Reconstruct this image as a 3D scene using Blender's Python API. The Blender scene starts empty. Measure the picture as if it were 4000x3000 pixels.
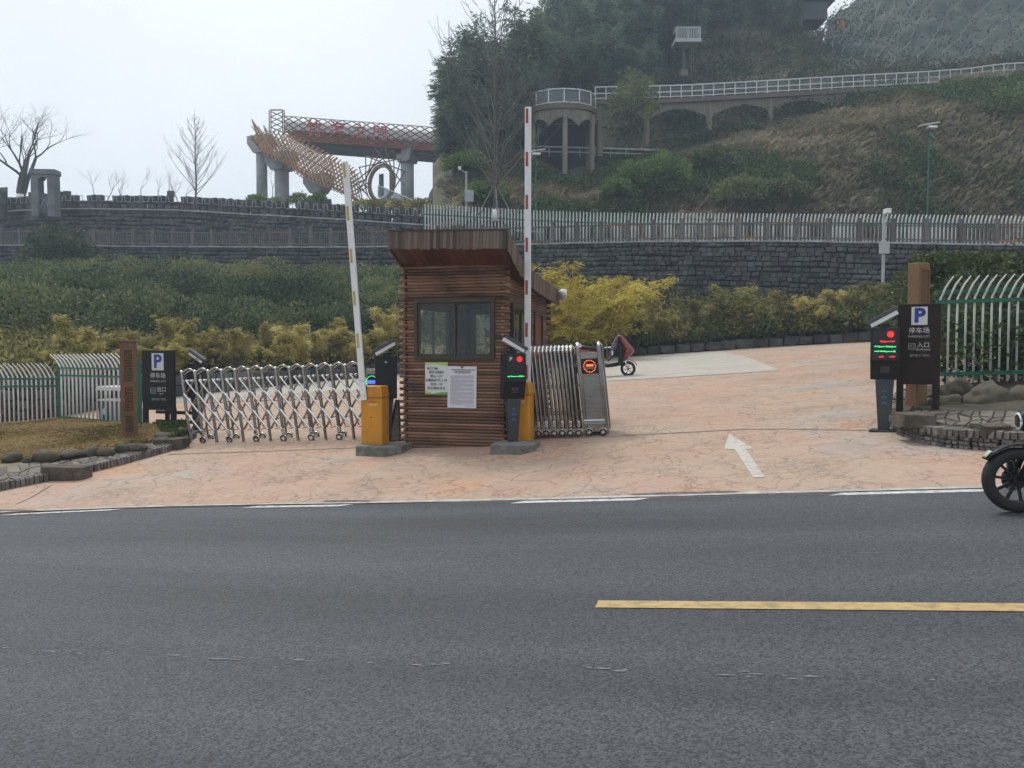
import bpy, bmesh, math, random
import numpy as np
from mathutils import Vector, Matrix, noise
random.seed(7); RNG = np.random.default_rng(7)
SC = bpy.context.scene; COL = SC.collection
R = math.radians
# ------------------------------------------------------------ camera, sky, sun, exposure
F = 3120.0; TH = math.atan(130 / F); CAMZ = 1.6
cd = bpy.data.cameras.new('camera'); cam = bpy.data.objects.new('camera', cd); COL.objects.link(cam)
cd.sensor_width = 36; cd.lens = 36 * F / 4000; cd.clip_start = .05; cd.clip_end = 2000
cam.location = (0, 0, CAMZ); cam.rotation_euler = (math.pi / 2 - TH, 0, 0); SC.camera = cam
SUN_EL, SUN_AZ = R(58), R(-38)          # azimuth from +Y (into the scene), positive to the right
W = bpy.data.worlds.new('World'); SC.world = W; W.use_nodes = True
wn = W.node_tree.nodes; wl = W.node_tree.links; bg = wn['Background']
sky = wn.new('ShaderNodeTexSky'); sky.sky_type = 'NISHITA'; sky.sun_disc = False
sky.sun_elevation = SUN_EL; sky.sun_rotation = SUN_AZ; sky.air_density = 1.0; sky.dust_density = 6.0; sky.ozone_density = 1.0
hs = wn.new('ShaderNodeHueSaturation'); hs.inputs['Saturation'].default_value = .30; hs.inputs['Value'].default_value = 1.0
wl.new(sky.outputs[0], hs.inputs['Color'])
ov = wn.new('ShaderNodeMixRGB'); ov.inputs[0].default_value = .75           # thick even cloud veil over the blue sky
ov.inputs[2].default_value = (9.3, 9.9, 10.7, 1); wl.new(hs.outputs[0], ov.inputs[1])
tc = wn.new('ShaderNodeTexCoord'); cn = wn.new('ShaderNodeTexNoise'); cn.inputs['Scale'].default_value = 2.2; cn.inputs['Detail'].default_value = 5; wl.new(tc.outputs['Generated'], cn.inputs[0])
cm = wn.new('ShaderNodeMapRange'); cm.inputs[1].default_value = .3; cm.inputs[2].default_value = .7; cm.inputs[3].default_value = .93; cm.inputs[4].default_value = 1.05; wl.new(cn.outputs[0], cm.inputs[0])   # faint cloud tone
vm = wn.new('ShaderNodeVectorMath'); vm.operation = 'SCALE'; wl.new(ov.outputs[0], vm.inputs[0]); wl.new(cm.outputs[0], vm.inputs['Scale'])
wl.new(vm.outputs[0], bg.inputs[0]); bg.inputs[1].default_value = .1
sd = bpy.data.lights.new('sun', 'SUN'); sun = bpy.data.objects.new('sun', sd); COL.objects.link(sun)
sd.energy = 1.5; sd.angle = R(14); sd.color = (1, .95, .87)
sv = Vector((math.sin(SUN_AZ) * math.cos(SUN_EL), math.cos(SUN_AZ) * math.cos(SUN_EL), math.sin(SUN_EL)))
sun.rotation_euler = sv.to_track_quat('Z', 'Y').to_euler(); sun.location = (0, 20, 60)
SC.view_settings.view_transform = 'Standard'; SC.view_settings.look = 'None'
SC.view_settings.exposure = 0.22; SC.view_settings.gamma = 1
SC.cycles.max_bounces = 8; SC.cycles.diffuse_bounces = 3; SC.cycles.glossy_bounces = 3
SC.cycles.transparent_max_bounces = 12; SC.cycles.volume_bounces = 0; SC.cycles.transmission_bounces = 6
SC.cycles.use_denoising = True; SC.cycles.use_adaptive_sampling = True; SC.cycles.adaptive_threshold = .02
# ------------------------------------------------------------ place geometry (metres; +Y into the scene)
YAW = R(15); C15, S15 = math.cos(YAW), math.sin(YAW); T0 = 9.07; cT, sT = math.cos(TH), math.sin(TH)
def ray(px, py):
    cx = (px - 2000) / F; cy = (1500 - py) / F
    return Vector((cx / (cT + cy * sT), 1, (-sT + cy * cT) / (cT + cy * sT)))
def P(px, py, d): return Vector((0, 0, CAMZ)) + ray(px, py) * d
def st(x, y): return x * C15 - y * S15, x * S15 + y * C15
def xy(s, t): return s * C15 + t * S15, -s * S15 + t * C15
def ground(x, y):
    s, t = st(x, y); z = .055 * s + .02 * (math.sqrt((s + 4) ** 2 + 1) - math.sqrt(17))
    if t > T0: z += .08 * min(t - T0, 4.43)
    if t > 13.5: z += .048 * (t - 13.5)
    return z
def G(px, py, lift=0.0):
    v = ray(px, py); f = lambda d: CAMZ + v.z * d - ground(v.x * d, d) - lift
    d = 2.0
    while d < 90 and f(d) > 0: d += .25
    a, b = d - .25, d
    for _ in range(30):
        m = (a + b) / 2
        if f(m) > 0: a = m
        else: b = m
    return Vector((v.x * a, a, ground(v.x * a, a) + lift))
ORD = 'first second third fourth fifth sixth seventh eighth ninth tenth eleventh twelfth thirteenth fourteenth fifteenth sixteenth seventeenth eighteenth'.split()
def lerp(xs, ys, x): return float(np.interp(x, xs, ys))
# ------------------------------------------------------------ materials
MATS = {}
def nodes(m): return m.node_tree.nodes, m.node_tree.links
def pmat(name, c1, c2=None, scale=4., rough=.7, metal=0., bump=0., bscale=None, rand=0., rotz=0., detail=5., lo=.35, hi=.65, spec=.5, trans=0., emit=0., dirt=None, coat=0.):
    if name in MATS: return MATS[name]
    m = bpy.data.materials.new(name); m.use_nodes = True; MATS[name] = m
    n, l = nodes(m); b = n['Principled BSDF']
    b.inputs['Roughness'].default_value = rough; b.inputs['Metallic'].default_value = metal
    b.inputs['Specular IOR Level'].default_value = spec; b.inputs['Base Color'].default_value = (*c1, 1)
    if coat: b.inputs['Coat Weight'].default_value = coat
    if emit: b.inputs['Emission Color'].default_value = (*c1, 1); b.inputs['Emission Strength'].default_value = emit
    if c2 is None and not bump and not rand: return m
    g = n.new('ShaderNodeNewGeometry'); mp = n.new('ShaderNodeMapping'); mp.inputs['Rotation'].default_value = (0, 0, rotz)
    sc = scale if isinstance(scale, tuple) else (scale,) * 3; 
    vr = n.new('ShaderNodeVectorRotate'); vr.rotation_type = 'Z_AXIS'; vr.inputs['Angle'].default_value = rotz
    l.new(g.outputs['Position'], vr.inputs[0]); l.new(vr.outputs[0], mp.inputs[0]); mp.inputs['Rotation'].default_value = (0, 0, 0); mp.inputs['Scale'].default_value = sc
    oi = n.new('ShaderNodeObjectInfo'); ad = n.new('ShaderNodeVectorMath'); ad.operation = 'ADD'
    mu = n.new('ShaderNodeMath'); mu.operation = 'MULTIPLY'; mu.inputs[1].default_value = 37 if rand else 0
    l.new(oi.outputs['Random'], mu.inputs[0]); l.new(mp.outputs[0], ad.inputs[0]); l.new(mu.outputs[0], ad.inputs[1])
    nz = n.new('ShaderNodeTexNoise'); nz.inputs['Scale'].default_value = 1; nz.inputs['Detail'].default_value = detail; nz.inputs['Roughness'].default_value = .62
    l.new(ad.outputs[0], nz.inputs[0]); col = None
    if c2 is not None:
        cr = n.new('ShaderNodeValToRGB'); cr.color_ramp.elements[0].color = (*c1, 1); cr.color_ramp.elements[1].color = (*c2, 1)
        cr.color_ramp.elements[0].position = lo; cr.color_ramp.elements[1].position = hi
        l.new(nz.outputs[0], cr.inputs[0]); col = cr.outputs[0]
    if dirt:                                     # blotches of dirt with a shape of their own
        dn = n.new('ShaderNodeTexNoise'); dn.inputs['Scale'].default_value = dirt[1]; dn.inputs['Detail'].default_value = 6
        l.new(vr.outputs[0], dn.inputs[0]); dr = n.new('ShaderNodeValToRGB'); dr.color_ramp.elements[0].position = .48; dr.color_ramp.elements[1].position = .68
        l.new(dn.outputs[0], dr.inputs[0]); dm = n.new('ShaderNodeMath'); dm.operation = 'MULTIPLY'; dm.inputs[1].default_value = dirt[2]
        l.new(dr.outputs[0], dm.inputs[0]); dx = n.new('ShaderNodeMixRGB'); dx.inputs[2].default_value = (*dirt[0], 1); l.new(dm.outputs[0], dx.inputs[0])
        if col is None: dx.inputs[1].default_value = (*c1, 1)
        else: l.new(col, dx.inputs[1])
        col = dx.outputs[0]
    if rand:
        mr = n.new('ShaderNodeMapRange'); mr.inputs[3].default_value = 1 - rand; mr.inputs[4].default_value = 1 + rand
        l.new(oi.outputs['Random'], mr.inputs[0]); mm = n.new('ShaderNodeMixRGB'); mm.blend_type = 'MULTIPLY'; mm.inputs[0].default_value = 1
        cc = n.new('ShaderNodeCombineColor'); [l.new(mr.outputs[0], cc.inputs[i]) for i in range(3)]
        if col is None: mm.inputs[1].default_value = (*c1, 1)
        else: l.new(col, mm.inputs[1])
        l.new(cc.outputs[0], mm.inputs[2]); col = mm.outputs[0]
    if col is not None: l.new(col, b.inputs['Base Color'])
    if bump:
        bn = n.new('ShaderNodeBump'); bn.inputs['Strength'].default_value = bump; bn.inputs['Distance'].default_value = .02
        if bscale:
            n2 = n.new('ShaderNodeTexNoise'); n2.inputs['Scale'].default_value = bscale; n2.inputs['Detail'].default_value = 4; l.new(g.outputs['Position'], n2.inputs[0]); l.new(n2.outputs[0], bn.inputs['Height'])
        else: l.new(nz.outputs[0], bn.inputs['Height'])
        l.new(bn.outputs[0], b.inputs['Normal'])
    return m
def leafmat(name, cols, trans=.35, rough=.6, rand=.25):
    """leaf colour by the per-leaf attribute v, some light passing through"""
    if name in MATS: return MATS[name]
    m = bpy.data.materials.new(name); m.use_nodes = True; MATS[name] = m; n, l = nodes(m)
    b = n['Principled BSDF']; b.inputs['Roughness'].default_value = rough; b.inputs['Specular IOR Level'].default_value = .3
    at = n.new('ShaderNodeAttribute'); at.attribute_name = 'v'; cr = n.new('ShaderNodeValToRGB')
    e = cr.color_ramp.elements
    while len(e) < len(cols): e.new(.5)
    for i, c in enumerate(cols): e[i].position = i / (len(cols) - 1); e[i].color = (*c, 1)
    l.new(at.outputs['Fac'], cr.inputs[0])
    oi = n.new('ShaderNodeObjectInfo'); mr = n.new('ShaderNodeMapRange'); mr.inputs[3].default_value = 1 - rand; mr.inputs[4].default_value = 1 + rand
    l.new(oi.outputs['Random'], mr.inputs[0]); hv = n.new('ShaderNodeHueSaturation'); l.new(mr.outputs[0], hv.inputs['Value']); l.new(cr.outputs[0], hv.inputs['Color'])
    l.new(hv.outputs[0], b.inputs['Base Color']); tr = n.new('ShaderNodeBsdfTranslucent'); l.new(hv.outputs[0], tr.inputs[0])
    mx = n.new('ShaderNodeMixShader'); mx.inputs[0].default_value = trans; l.new(b.outputs[0], mx.inputs[1]); l.new(tr.outputs[0], mx.inputs[2])
    l.new(mx.outputs[0], n['Material Output'].inputs[0]); return m
def glassmat(name, tint, rough=.03, clear=.6):
    if name in MATS: return MATS[name]
    m = bpy.data.materials.new(name); m.use_nodes = True; MATS[name] = m; n, l = nodes(m)
    tb = n.new('ShaderNodeBsdfTransparent'); tb.inputs[0].default_value = (*tint, 1); gb = n.new('ShaderNodeBsdfGlossy'); gb.inputs['Roughness'].default_value = rough
    gb.inputs[0].default_value = (.9, .93, .95, 1)
    df = n.new('ShaderNodeBsdfDiffuse'); df.inputs[0].default_value = (.22, .25, .25, 1)
    m0 = n.new('ShaderNodeMixShader'); m0.inputs[0].default_value = clear; l.new(df.outputs[0], m0.inputs[1]); l.new(tb.outputs[0], m0.inputs[2])
    lw = n.new('ShaderNodeLayerWeight'); lw.inputs[0].default_value = .35; ma = n.new('ShaderNodeMath'); ma.operation = 'MULTIPLY_ADD'; ma.inputs[1].default_value = .22; ma.inputs[2].default_value = .02
    l.new(lw.outputs['Fresnel'], ma.inputs[0]); mx = n.new('ShaderNodeMixShader'); l.new(ma.outputs[0], mx.inputs[0]); l.new(m0.outputs[0], mx.inputs[1]); l.new(gb.outputs[0], mx.inputs[2])
    l.new(mx.outputs[0], n['Material Output'].inputs[0]); return m
# ------------------------------------------------------------ mesh helpers
def link(name, me, parent=None):
    o = bpy.data.objects.new(name, me); COL.objects.link(o)
    if parent is not None: o.parent = parent
    return o
def tag(o, label=None, cat=None, group=None, kind=None):
    for k, v in (('label', label), ('category', cat), ('group', group), ('kind', kind)):
        if v: o[k] = v
    return o
def thing(name, label, cat, loc=(0, 0, 0), rz=0., group=None):
    o = link(name, None); o.empty_display_size = .2; o.location = loc; o.rotation_euler = (0, 0, rz); return tag(o, label, cat, group)
class MB:
    def __init__(s): s.v = []; s.f = []
    def add(s, vs, fs):
        k = len(s.v); s.v += [tuple(v) for v in vs]; s.f += [tuple(i + k for i in f) for f in fs]; return s
    def box(s, x0, x1, y0, y1, z0, z1):
        return s.add([(x0, y0, z0), (x1, y0, z0), (x1, y1, z0), (x0, y1, z0), (x0, y0, z1), (x1, y0, z1), (x1, y1, z1), (x0, y1, z1)],
                     [(0, 3, 2, 1), (4, 5, 6, 7), (0, 1, 5, 4), (1, 2, 6, 5), (2, 3, 7, 6), (3, 0, 4, 7)])
    def bar(s, p0, p1, w, h=None, up=(0, 0, 1)):
        p0, p1 = Vector(p0), Vector(p1); h = h or w; d = (p1 - p0).normalized(); u = Vector(up)
        if abs(d.dot(u)) > .98: u = Vector((1, 0, 0))
        a = d.cross(u).normalized() * w / 2; b = a.cross(d).normalized() * h / 2
        return s.add([p0 - a - b, p0 + a - b, p0 + a + b, p0 - a + b, p1 - a - b, p1 + a - b, p1 + a + b, p1 - a + b],
                     [(0, 3, 2, 1), (4, 5, 6, 7), (0, 1, 5, 4), (1, 2, 6, 5), (2, 3, 7, 6), (3, 0, 4, 7)])
    def tube(s, pts, r, n=8, cap=True):
        pts = [Vector(p) for p in pts]; k = len(s.v); rs = r if isinstance(r, (list, tuple)) else [r] * len(pts); a = None
        for i, p in enumerate(pts):
            d = (pts[min(i + 1, len(pts) - 1)] - pts[max(i - 1, 0)]).normalized()
            if a is None: a = d.orthogonal().normalized()
            a = (a - d * a.dot(d)).normalized(); b = d.cross(a)
            for j in range(n):
                t = 2 * math.pi * j / n; s.v.append(tuple(p + (a * math.cos(t) + b * math.sin(t)) * rs[i]))
        for i in range(len(pts) - 1):
            for j in range(n):
                s.f.append((k + i * n + j, k + i * n + (j + 1) % n, k + (i + 1) * n + (j + 1) % n, k + (i + 1) * n + j))
        if cap: s.f.append(tuple(k + j for j in reversed(range(n)))); s.f.append(tuple(k + (len(pts) - 1) * n + j for j in range(n)))
        return s
    def lathe(s, prof, c=(0, 0, 0), axis='z', n=20, cap=True):
        k = len(s.v)
        for r, h in prof:
            for j in range(n):
                t = 2 * math.pi * j / n; a, b = r * math.cos(t), r * math.sin(t)
                q = {'z': (a, b, h), 'y': (a, h, b), 'x': (h, a, b)}[axis]; s.v.append((q[0] + c[0], q[1] + c[1], q[2] + c[2]))
        for i in range(len(prof) - 1):
            for j in range(n): s.f.append((k + i * n + j, k + i * n + (j + 1) % n, k + (i + 1) * n + (j + 1) % n, k + (i + 1) * n + j))
        if cap: s.f.append(tuple(k + j for j in reversed(range(n)))); s.f.append(tuple(k + (len(prof) - 1) * n + j for j in range(n)))
        return s
    def prism(s, outline, y0, y1, plane='xz'):
        n = len(outline); f = {'xz': lambda a, b, y: (a, y, b), 'yz': lambda a, b, y: (y, a, b), 'xy': lambda a, b, y: (a, b, y)}[plane]
        return s.add([f(a, b, y0) for a, b in outline] + [f(a, b, y1) for a, b in outline],
                     [tuple(range(n)), tuple(range(2 * n - 1, n - 1, -1))] + [(i, i + n, (i + 1) % n + n, (i + 1) % n) for i in range(n)])
    def mesh(s, name, mat, smooth=False):
        me = bpy.data.meshes.new(name); me.from_pydata(s.v, [], s.f); bm = bmesh.new(); bm.from_mesh(me); bmesh.ops.recalc_face_normals(bm, faces=bm.faces); bm.to_mesh(me); bm.free()
        if mat: me.materials.append(mat)
        if smooth: me.polygons.foreach_set('use_smooth', [True] * len(me.polygons))
        return me
    def build(s, name, mat, parent=None, smooth=False, bevel=0., seg=2):
        o = link(name, s.mesh(name, mat, smooth), parent)
        if bevel:
            b = o.modifiers.new('bevel', 'BEVEL'); b.width = bevel; b.segments = seg; b.limit_method = 'ANGLE'; b.angle_limit = R(35); b.harden_normals = False
        return o
def npmesh(name, verts, faces, mat, v=None, smooth=False):
    """faces: (N,k) int array"""
    me = bpy.data.meshes.new(name); n, k = faces.shape
    me.vertices.add(len(verts)); me.vertices.foreach_set('co', np.asarray(verts, np.float32).ravel())
    me.loops.add(n * k); me.loops.foreach_set('vertex_index', faces.astype(np.int32).ravel())
    me.polygons.add(n); me.polygons.foreach_set('loop_start', np.arange(0, n * k, k, dtype=np.int32))
    if smooth: me.polygons.foreach_set('use_smooth', np.ones(n, bool))
    me.update(calc_edges=True)
    if v is not None: a = me.attributes.new('v', 'FLOAT', 'FACE'); a.data.foreach_set('value', np.asarray(v, np.float32))
    if mat: me.materials.append(mat)
    return me
_unit = {}
def unit(kind, mat, name):
    k = (kind, mat.name, name)
    if k not in _unit:
        m = MB()
        if kind == 'cyl': m.lathe([(1, 0), (1, 1)], n=8)
        elif kind == 'box': m.box(-.5, .5, -.5, .5, 0, 1)
        elif kind == 'log': m.lathe([(.8, 0), (1, .004), (1, .996), (.8, 1)], n=8)
        elif kind == 'picket': pass
        _unit[k] = m.mesh(name, mat, smooth=(kind == 'cyl'))
    return _unit[k]
def stick(parent, name, p0, p1, r, mat, kind='cyl', r2=None, up=None):
    p0, p1 = Vector(p0), Vector(p1); d = p1 - p0; L = d.length; z = d / L
    u = Vector(up) if up else (Vector((0, 1, 0)) if abs(z.y) < .9 else Vector((1, 0, 0)))
    x = u.cross(z).normalized(); y = z.cross(x); o = link(name, unit(kind, mat, name), parent); r2 = r2 or r
    M = Matrix(((x.x * r, y.x * r2, z.x * L, p0.x), (x.y * r, y.y * r2, z.y * L, p0.y), (x.z * r, y.z * r2, z.z * L, p0.z), (0, 0, 0, 1)))
    o.matrix_basis = M; return o
def copy_tree(o, parent=None):
    c = o.copy(); COL.objects.link(c); c.parent = parent
    for ch in o.children: copy_tree(ch, c)
    return c
_txt = {}
def text_mesh(s, size, bold=0., ext=.001, align='CENTER', shear=0.):
    cu = bpy.data.curves.new('lettering', 'FONT'); cu.body = s; cu.size = size; cu.align_x = align; cu.align_y = 'CENTER'; cu.offset = bold; cu.extrude = ext; cu.resolution_u = 3; cu.shear = shear
    o = bpy.data.objects.new('lettering', cu); COL.objects.link(o); dg = bpy.context.evaluated_depsgraph_get(); dg.update()
    me = bpy.data.meshes.new_from_object(o.evaluated_get(dg)); bpy.data.objects.remove(o); bpy.data.curves.remove(cu); me.materials.clear(); return me
def lettering(parent, s, size, mat, x, y, z, bold=0., align='CENTER', name='lettering', ext=.001):
    k = (s, size, bold, align, mat.name)
    if k not in _txt: me = text_mesh(s, size, bold, ext, align); me.materials.append(mat); _txt[k] = me
    o = link(name, _txt[k], parent); o.location = (x, y, z); o.rotation_euler = (math.pi / 2, 0, 0); return o
def grid(name, rows, mat, sub=1, smooth=True, jitter=0., seed=0):
    """rows: list of rows of points (equal length), linearly refined"""
    A = np.array([[tuple(p) for p in r] for r in rows], float)
    for ax in (0, 1):
        n = A.shape[ax]; t = np.linspace(0, n - 1, (n - 1) * sub + 1); i0 = np.minimum(t.astype(int), n - 2); fr = t - i0
        a = np.take(A, i0, ax); b = np.take(A, i0 + 1, ax); sh = [1, 1, 1]; sh[ax] = -1; fr = fr.reshape(sh); A = a * (1 - fr) + b * fr
    n, m, _ = A.shape
    if jitter:
        for i in range(n):
            for j in range(m): p = A[i, j]; A[i, j, 2] += jitter * noise.fractal(Vector((p[0] * .35 + seed, p[1] * .35, p[2] * .35)), 1, 2, 4)
    idx = np.arange(n * m).reshape(n, m); f = np.stack([idx[:-1, :-1], idx[:-1, 1:], idx[1:, 1:], idx[1:, :-1]], -1).reshape(-1, 4)
    return link(name, npmesh(name, A.reshape(-1, 3), f, mat, smooth=smooth)), A
def leaves(name, pts, dirs, L, Wd, mat, v=None, droop=0.):
    """one rhombic leaf per point"""
    N = len(pts); L = np.broadcast_to(np.asarray(L, float), (N,))[:, None]; Wd = np.broadcast_to(np.asarray(Wd, float), (N,))[:, None]
    d = dirs / (np.linalg.norm(dirs, axis=1, keepdims=True) + 1e-9); r = RNG.normal(size=(N, 3)); s = np.cross(d, r); s /= (np.linalg.norm(s, axis=1, keepdims=True) + 1e-9)
    mid = pts + d * L * .5; tip = pts + d * L; tip[:, 2] -= droop * L[:, 0]
    V = np.stack([pts, mid + s * Wd * .5, tip, mid - s * Wd * .5], 1).reshape(-1, 3)
    return npmesh(name, V, np.arange(4 * N).reshape(N, 4), mat, v if v is not None else RNG.random(N))
def rdir(n):
    a = RNG.normal(size=(n, 3)); return a / np.linalg.norm(a, axis=1, keepdims=True)
def nfield(p, sc, seed=0.):
    return np.array([noise.noise(Vector((q[0] * sc + seed, q[1] * sc + seed, q[2] * sc))) for q in p])
def rock_mesh(name, mat, seed, sub=2, rough=.22, flat=1.):
    bm = bmesh.new(); bmesh.ops.create_icosphere(bm, subdivisions=sub, radius=1)
    for v in bm.verts:
        n = noise.fractal(v.co * 1.1 + Vector((seed * 3.1, seed, 0)), 1, 2, 3); v.co *= 1 + rough * n; v.co.z *= flat
        v.co *= 1 + rough * .3 * noise.fractal(v.co * 3.3 + Vector((seed, 0, 0)), 1, 2, 3); c = noise.cell(v.co * 1.3 + Vector((seed, 0, 0))); v.co *= 1 + .05 * c
    me = bpy.data.meshes.new(name); bm.to_mesh(me); bm.free(); me.materials.append(mat); me.polygons.foreach_set('use_smooth', [True] * len(me.polygons)); return me
def block_mesh(name, mat, seed, j=.12, ins=.12):
    """rough hewn block: unit box, uneven corners, chamfered front"""
    rn = random.Random(seed); q = lambda a: a + rn.uniform(-j, j) * .5
    v = []
    for y, k in ((.5, 0), (-.28, 0), (-.5, ins)):
        for sx, sz in ((-1, -1), (1, -1), (1, 1), (-1, 1)): v.append((q(sx * (.5 - k)), y + rn.uniform(-.08, .08), q(sz * (.5 - k))))
    f = []
    for a in (0, 4):
        for i in range(4): f.append((a + i, a + (i + 1) % 4, a + 4 + (i + 1) % 4, a + 4 + i))
    f.append((8, 9, 10, 11)); m = MB(); m.add(v, f); return m.mesh(name, mat)
# ------------------------------------------------------------ material set
def asphalt():
    m = bpy.data.materials.new('asphalt'); m.use_nodes = True; n, l = nodes(m); b = n['Principled BSDF']
    g = n.new('ShaderNodeNewGeometry'); pos = g.outputs['Position']
    def nz(s, d=3, r=.6):
        a = n.new('ShaderNodeTexNoise'); a.inputs['Scale'].default_value = s; a.inputs['Detail'].default_value = d; a.inputs['Roughness'].default_value = r; l.new(pos, a.inputs[0]); return a.outputs[0]
    vo = n.new('ShaderNodeTexVoronoi'); vo.inputs['Scale'].default_value = 95; l.new(pos, vo.inputs[0])
    cr = n.new('ShaderNodeValToRGB'); cr.color_ramp.elements[0].color = (.026, .029, .033, 1); cr.color_ramp.elements[1].color = (.096, .103, .113, 1); cr.color_ramp.elements[0].position = .28; cr.color_ramp.elements[1].position = .72
    sp = n.new('ShaderNodeSeparateColor'); l.new(vo.outputs['Color'], sp.inputs[0]); mx = n.new('ShaderNodeMixRGB'); mx.inputs[0].default_value = .5; l.new(nz(60, 2), mx.inputs[1]); l.new(sp.outputs[0], mx.inputs[2]); l.new(mx.outputs[0], cr.inputs[0])
    # slow tone changes: wheel tracks and patches
    vr = n.new('ShaderNodeVectorRotate'); vr.rotation_type = 'Z_AXIS'; vr.inputs['Angle'].default_value = YAW; l.new(pos, vr.inputs[0]); mp = n.new('ShaderNodeMapping'); mp.inputs['Scale'].default_value = (.12, 1.1, .1); l.new(vr.outputs[0], mp.inputs[0])
    t = n.new('ShaderNodeTexNoise'); t.inputs['Scale'].default_value = 1; t.inputs['Detail'].default_value = 4; l.new(mp.outputs[0], t.inputs[0])
    tr = n.new('ShaderNodeMapRange'); tr.inputs[1].default_value = .3; tr.inputs[2].default_value = .7; tr.inputs[3].default_value = .70; tr.inputs[4].default_value = 1.22; l.new(t.outputs[0], tr.inputs[0])
    mm = n.new('ShaderNodeMixRGB'); mm.blend_type = 'MULTIPLY'; mm.inputs[0].default_value = 1; cc = n.new('ShaderNodeCombineColor'); [l.new(tr.outputs[0], cc.inputs[i]) for i in range(3)]
    l.new(cr.outputs[0], mm.inputs[1]); l.new(cc.outputs[0], mm.inputs[2])
    vs = n.new('ShaderNodeTexVoronoi'); vs.inputs['Scale'].default_value = 7; l.new(pos, vs.inputs[0]); lt = n.new('ShaderNodeMath'); lt.operation = 'LESS_THAN'; lt.inputs[1].default_value = .035; l.new(vs.outputs['Distance'], lt.inputs[0])
    pm = n.new('ShaderNodeMath'); pm.operation = 'MULTIPLY'; pm.inputs[1].default_value = .35; l.new(lt.outputs[0], pm.inputs[0]); mp2 = n.new('ShaderNodeMixRGB'); mp2.inputs[2].default_value = (.35, .34, .33, 1); l.new(pm.outputs[0], mp2.inputs[0]); l.new(mm.outputs[0], mp2.inputs[1])
    l.new(mp2.outputs[0], b.inputs['Base Color']); b.inputs['Roughness'].default_value = .72; b.inputs['Specular IOR Level'].default_value = .45
    bp = n.new('ShaderNodeBump'); bp.inputs['Strength'].default_value = .75; bp.inputs['Distance'].default_value = .008; l.new(mx.outputs[0], bp.inputs['Height']); l.new(bp.outputs[0], b.inputs['Normal']); return m
def stamped():
    m = bpy.data.materials.new('stamped_concrete'); m.use_nodes = True; n, l = nodes(m); b = n['Principled BSDF']
    g = n.new('ShaderNodeNewGeometry'); pos = g.outputs['Position']
    def nz(s, d=4, vec=None):
        a = n.new('ShaderNodeTexNoise'); a.inputs['Scale'].default_value = s; a.inputs['Detail'].default_value = d; a.inputs['Roughness'].default_value = .6; l.new(vec or pos, a.inputs[0]); return a
    def ramp(sock, p0, p1, c0=(0, 0, 0), c1=(1, 1, 1)):
        r = n.new('ShaderNodeValToRGB'); r.color_ramp.elements[0].position = p0; r.color_ramp.elements[1].position = p1; r.color_ramp.elements[0].color = (*c0, 1); r.color_ramp.elements[1].color = (*c1, 1); l.new(sock, r.inputs[0]); return r.outputs[0]
    def mix(f, a, b_, mode='MIX'):
        x = n.new('ShaderNodeMixRGB'); x.blend_type = mode
        for i, s_ in ((0, f), (1, a), (2, b_)):
            if isinstance(s_, (int, float)): x.inputs[i].default_value = s_
            elif isinstance(s_, tuple): x.inputs[i].default_value = (*s_, 1)
            else: l.new(s_, x.inputs[i])
        return x.outputs[0]
    dn = nz(1.7, 5); sb = n.new('ShaderNodeVectorMath'); sb.operation = 'SUBTRACT'; l.new(dn.outputs['Color'], sb.inputs[0]); sb.inputs[1].default_value = (.5, .5, .5)
    sm = n.new('ShaderNodeVectorMath'); sm.operation = 'SCALE'; sm.inputs['Scale'].default_value = .75; l.new(sb.outputs[0], sm.inputs[0]); ad = n.new('ShaderNodeVectorMath'); l.new(pos, ad.inputs[0]); l.new(sm.outputs[0], ad.inputs[1])
    def cracks(s, w):
        v = n.new('ShaderNodeTexVoronoi'); v.feature = 'DISTANCE_TO_EDGE'; v.inputs['Scale'].default_value = s; l.new(ad.outputs[0], v.inputs[0]); return ramp(v.outputs['Distance'], 0., w, (1, 1, 1), (0, 0, 0))
    c1 = cracks(1.5, .024); c2 = cracks(4.2, .05); k1 = ramp(nz(.9).outputs[0], .32, .52); k2 = ramp(nz(1.1, 5).outputs[0], .42, .58)
    cr = mix(1., mix(1., c1, k1, 'MULTIPLY'), mix(1., c2, k2, 'MULTIPLY'), 'LIGHTEN')
    base = mix(ramp(nz(.42, 6).outputs[0], .36, .62), (.49, .32, .235), (.465, .36, .27))
    base = mix(ramp(nz(.65, 5).outputs[0], .56, .72), base, (.54, .30, .18))
    gp = nz(.3, 6); mpp = n.new('ShaderNodeMath'); mpp.operation = 'MULTIPLY'; mpp.inputs[1].default_value = .8; l.new(ramp(gp.outputs[0], .56, .70), mpp.inputs[0]); base = mix(mpp.outputs[0], base, (.42, .39, .36))
    st_ = n.new('ShaderNodeMath'); st_.operation = 'MULTIPLY'; st_.inputs[1].default_value = .5; l.new(ramp(nz(.75, 8).outputs[0], .52, .74), st_.inputs[0]); base = mix(st_.outputs[0], base, (.27, .22, .185))
    base = mix(ramp(nz(9, 5).outputs[0], .3, .75), mix(1., base, (.84, .83, .83), 'MULTIPLY'), base)
    dk = n.new('ShaderNodeMath'); dk.operation = 'MULTIPLY'; dk.inputs[1].default_value = .62; l.new(cr, dk.inputs[0]); base = mix(dk.outputs[0], base, (.115, .095, .085))
    l.new(base, b.inputs['Base Color']); b.inputs['Roughness'].default_value = .8; b.inputs['Specular IOR Level'].default_value = .3
    bp = n.new('ShaderNodeBump'); bp.invert = True; bp.inputs['Strength'].default_value = .5; bp.inputs['Distance'].default_value = .012; l.new(cr, bp.inputs['Height']); l.new(bp.outputs[0], b.inputs['Normal']); return m
ASPH, CONC = asphalt(), stamped()
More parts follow.
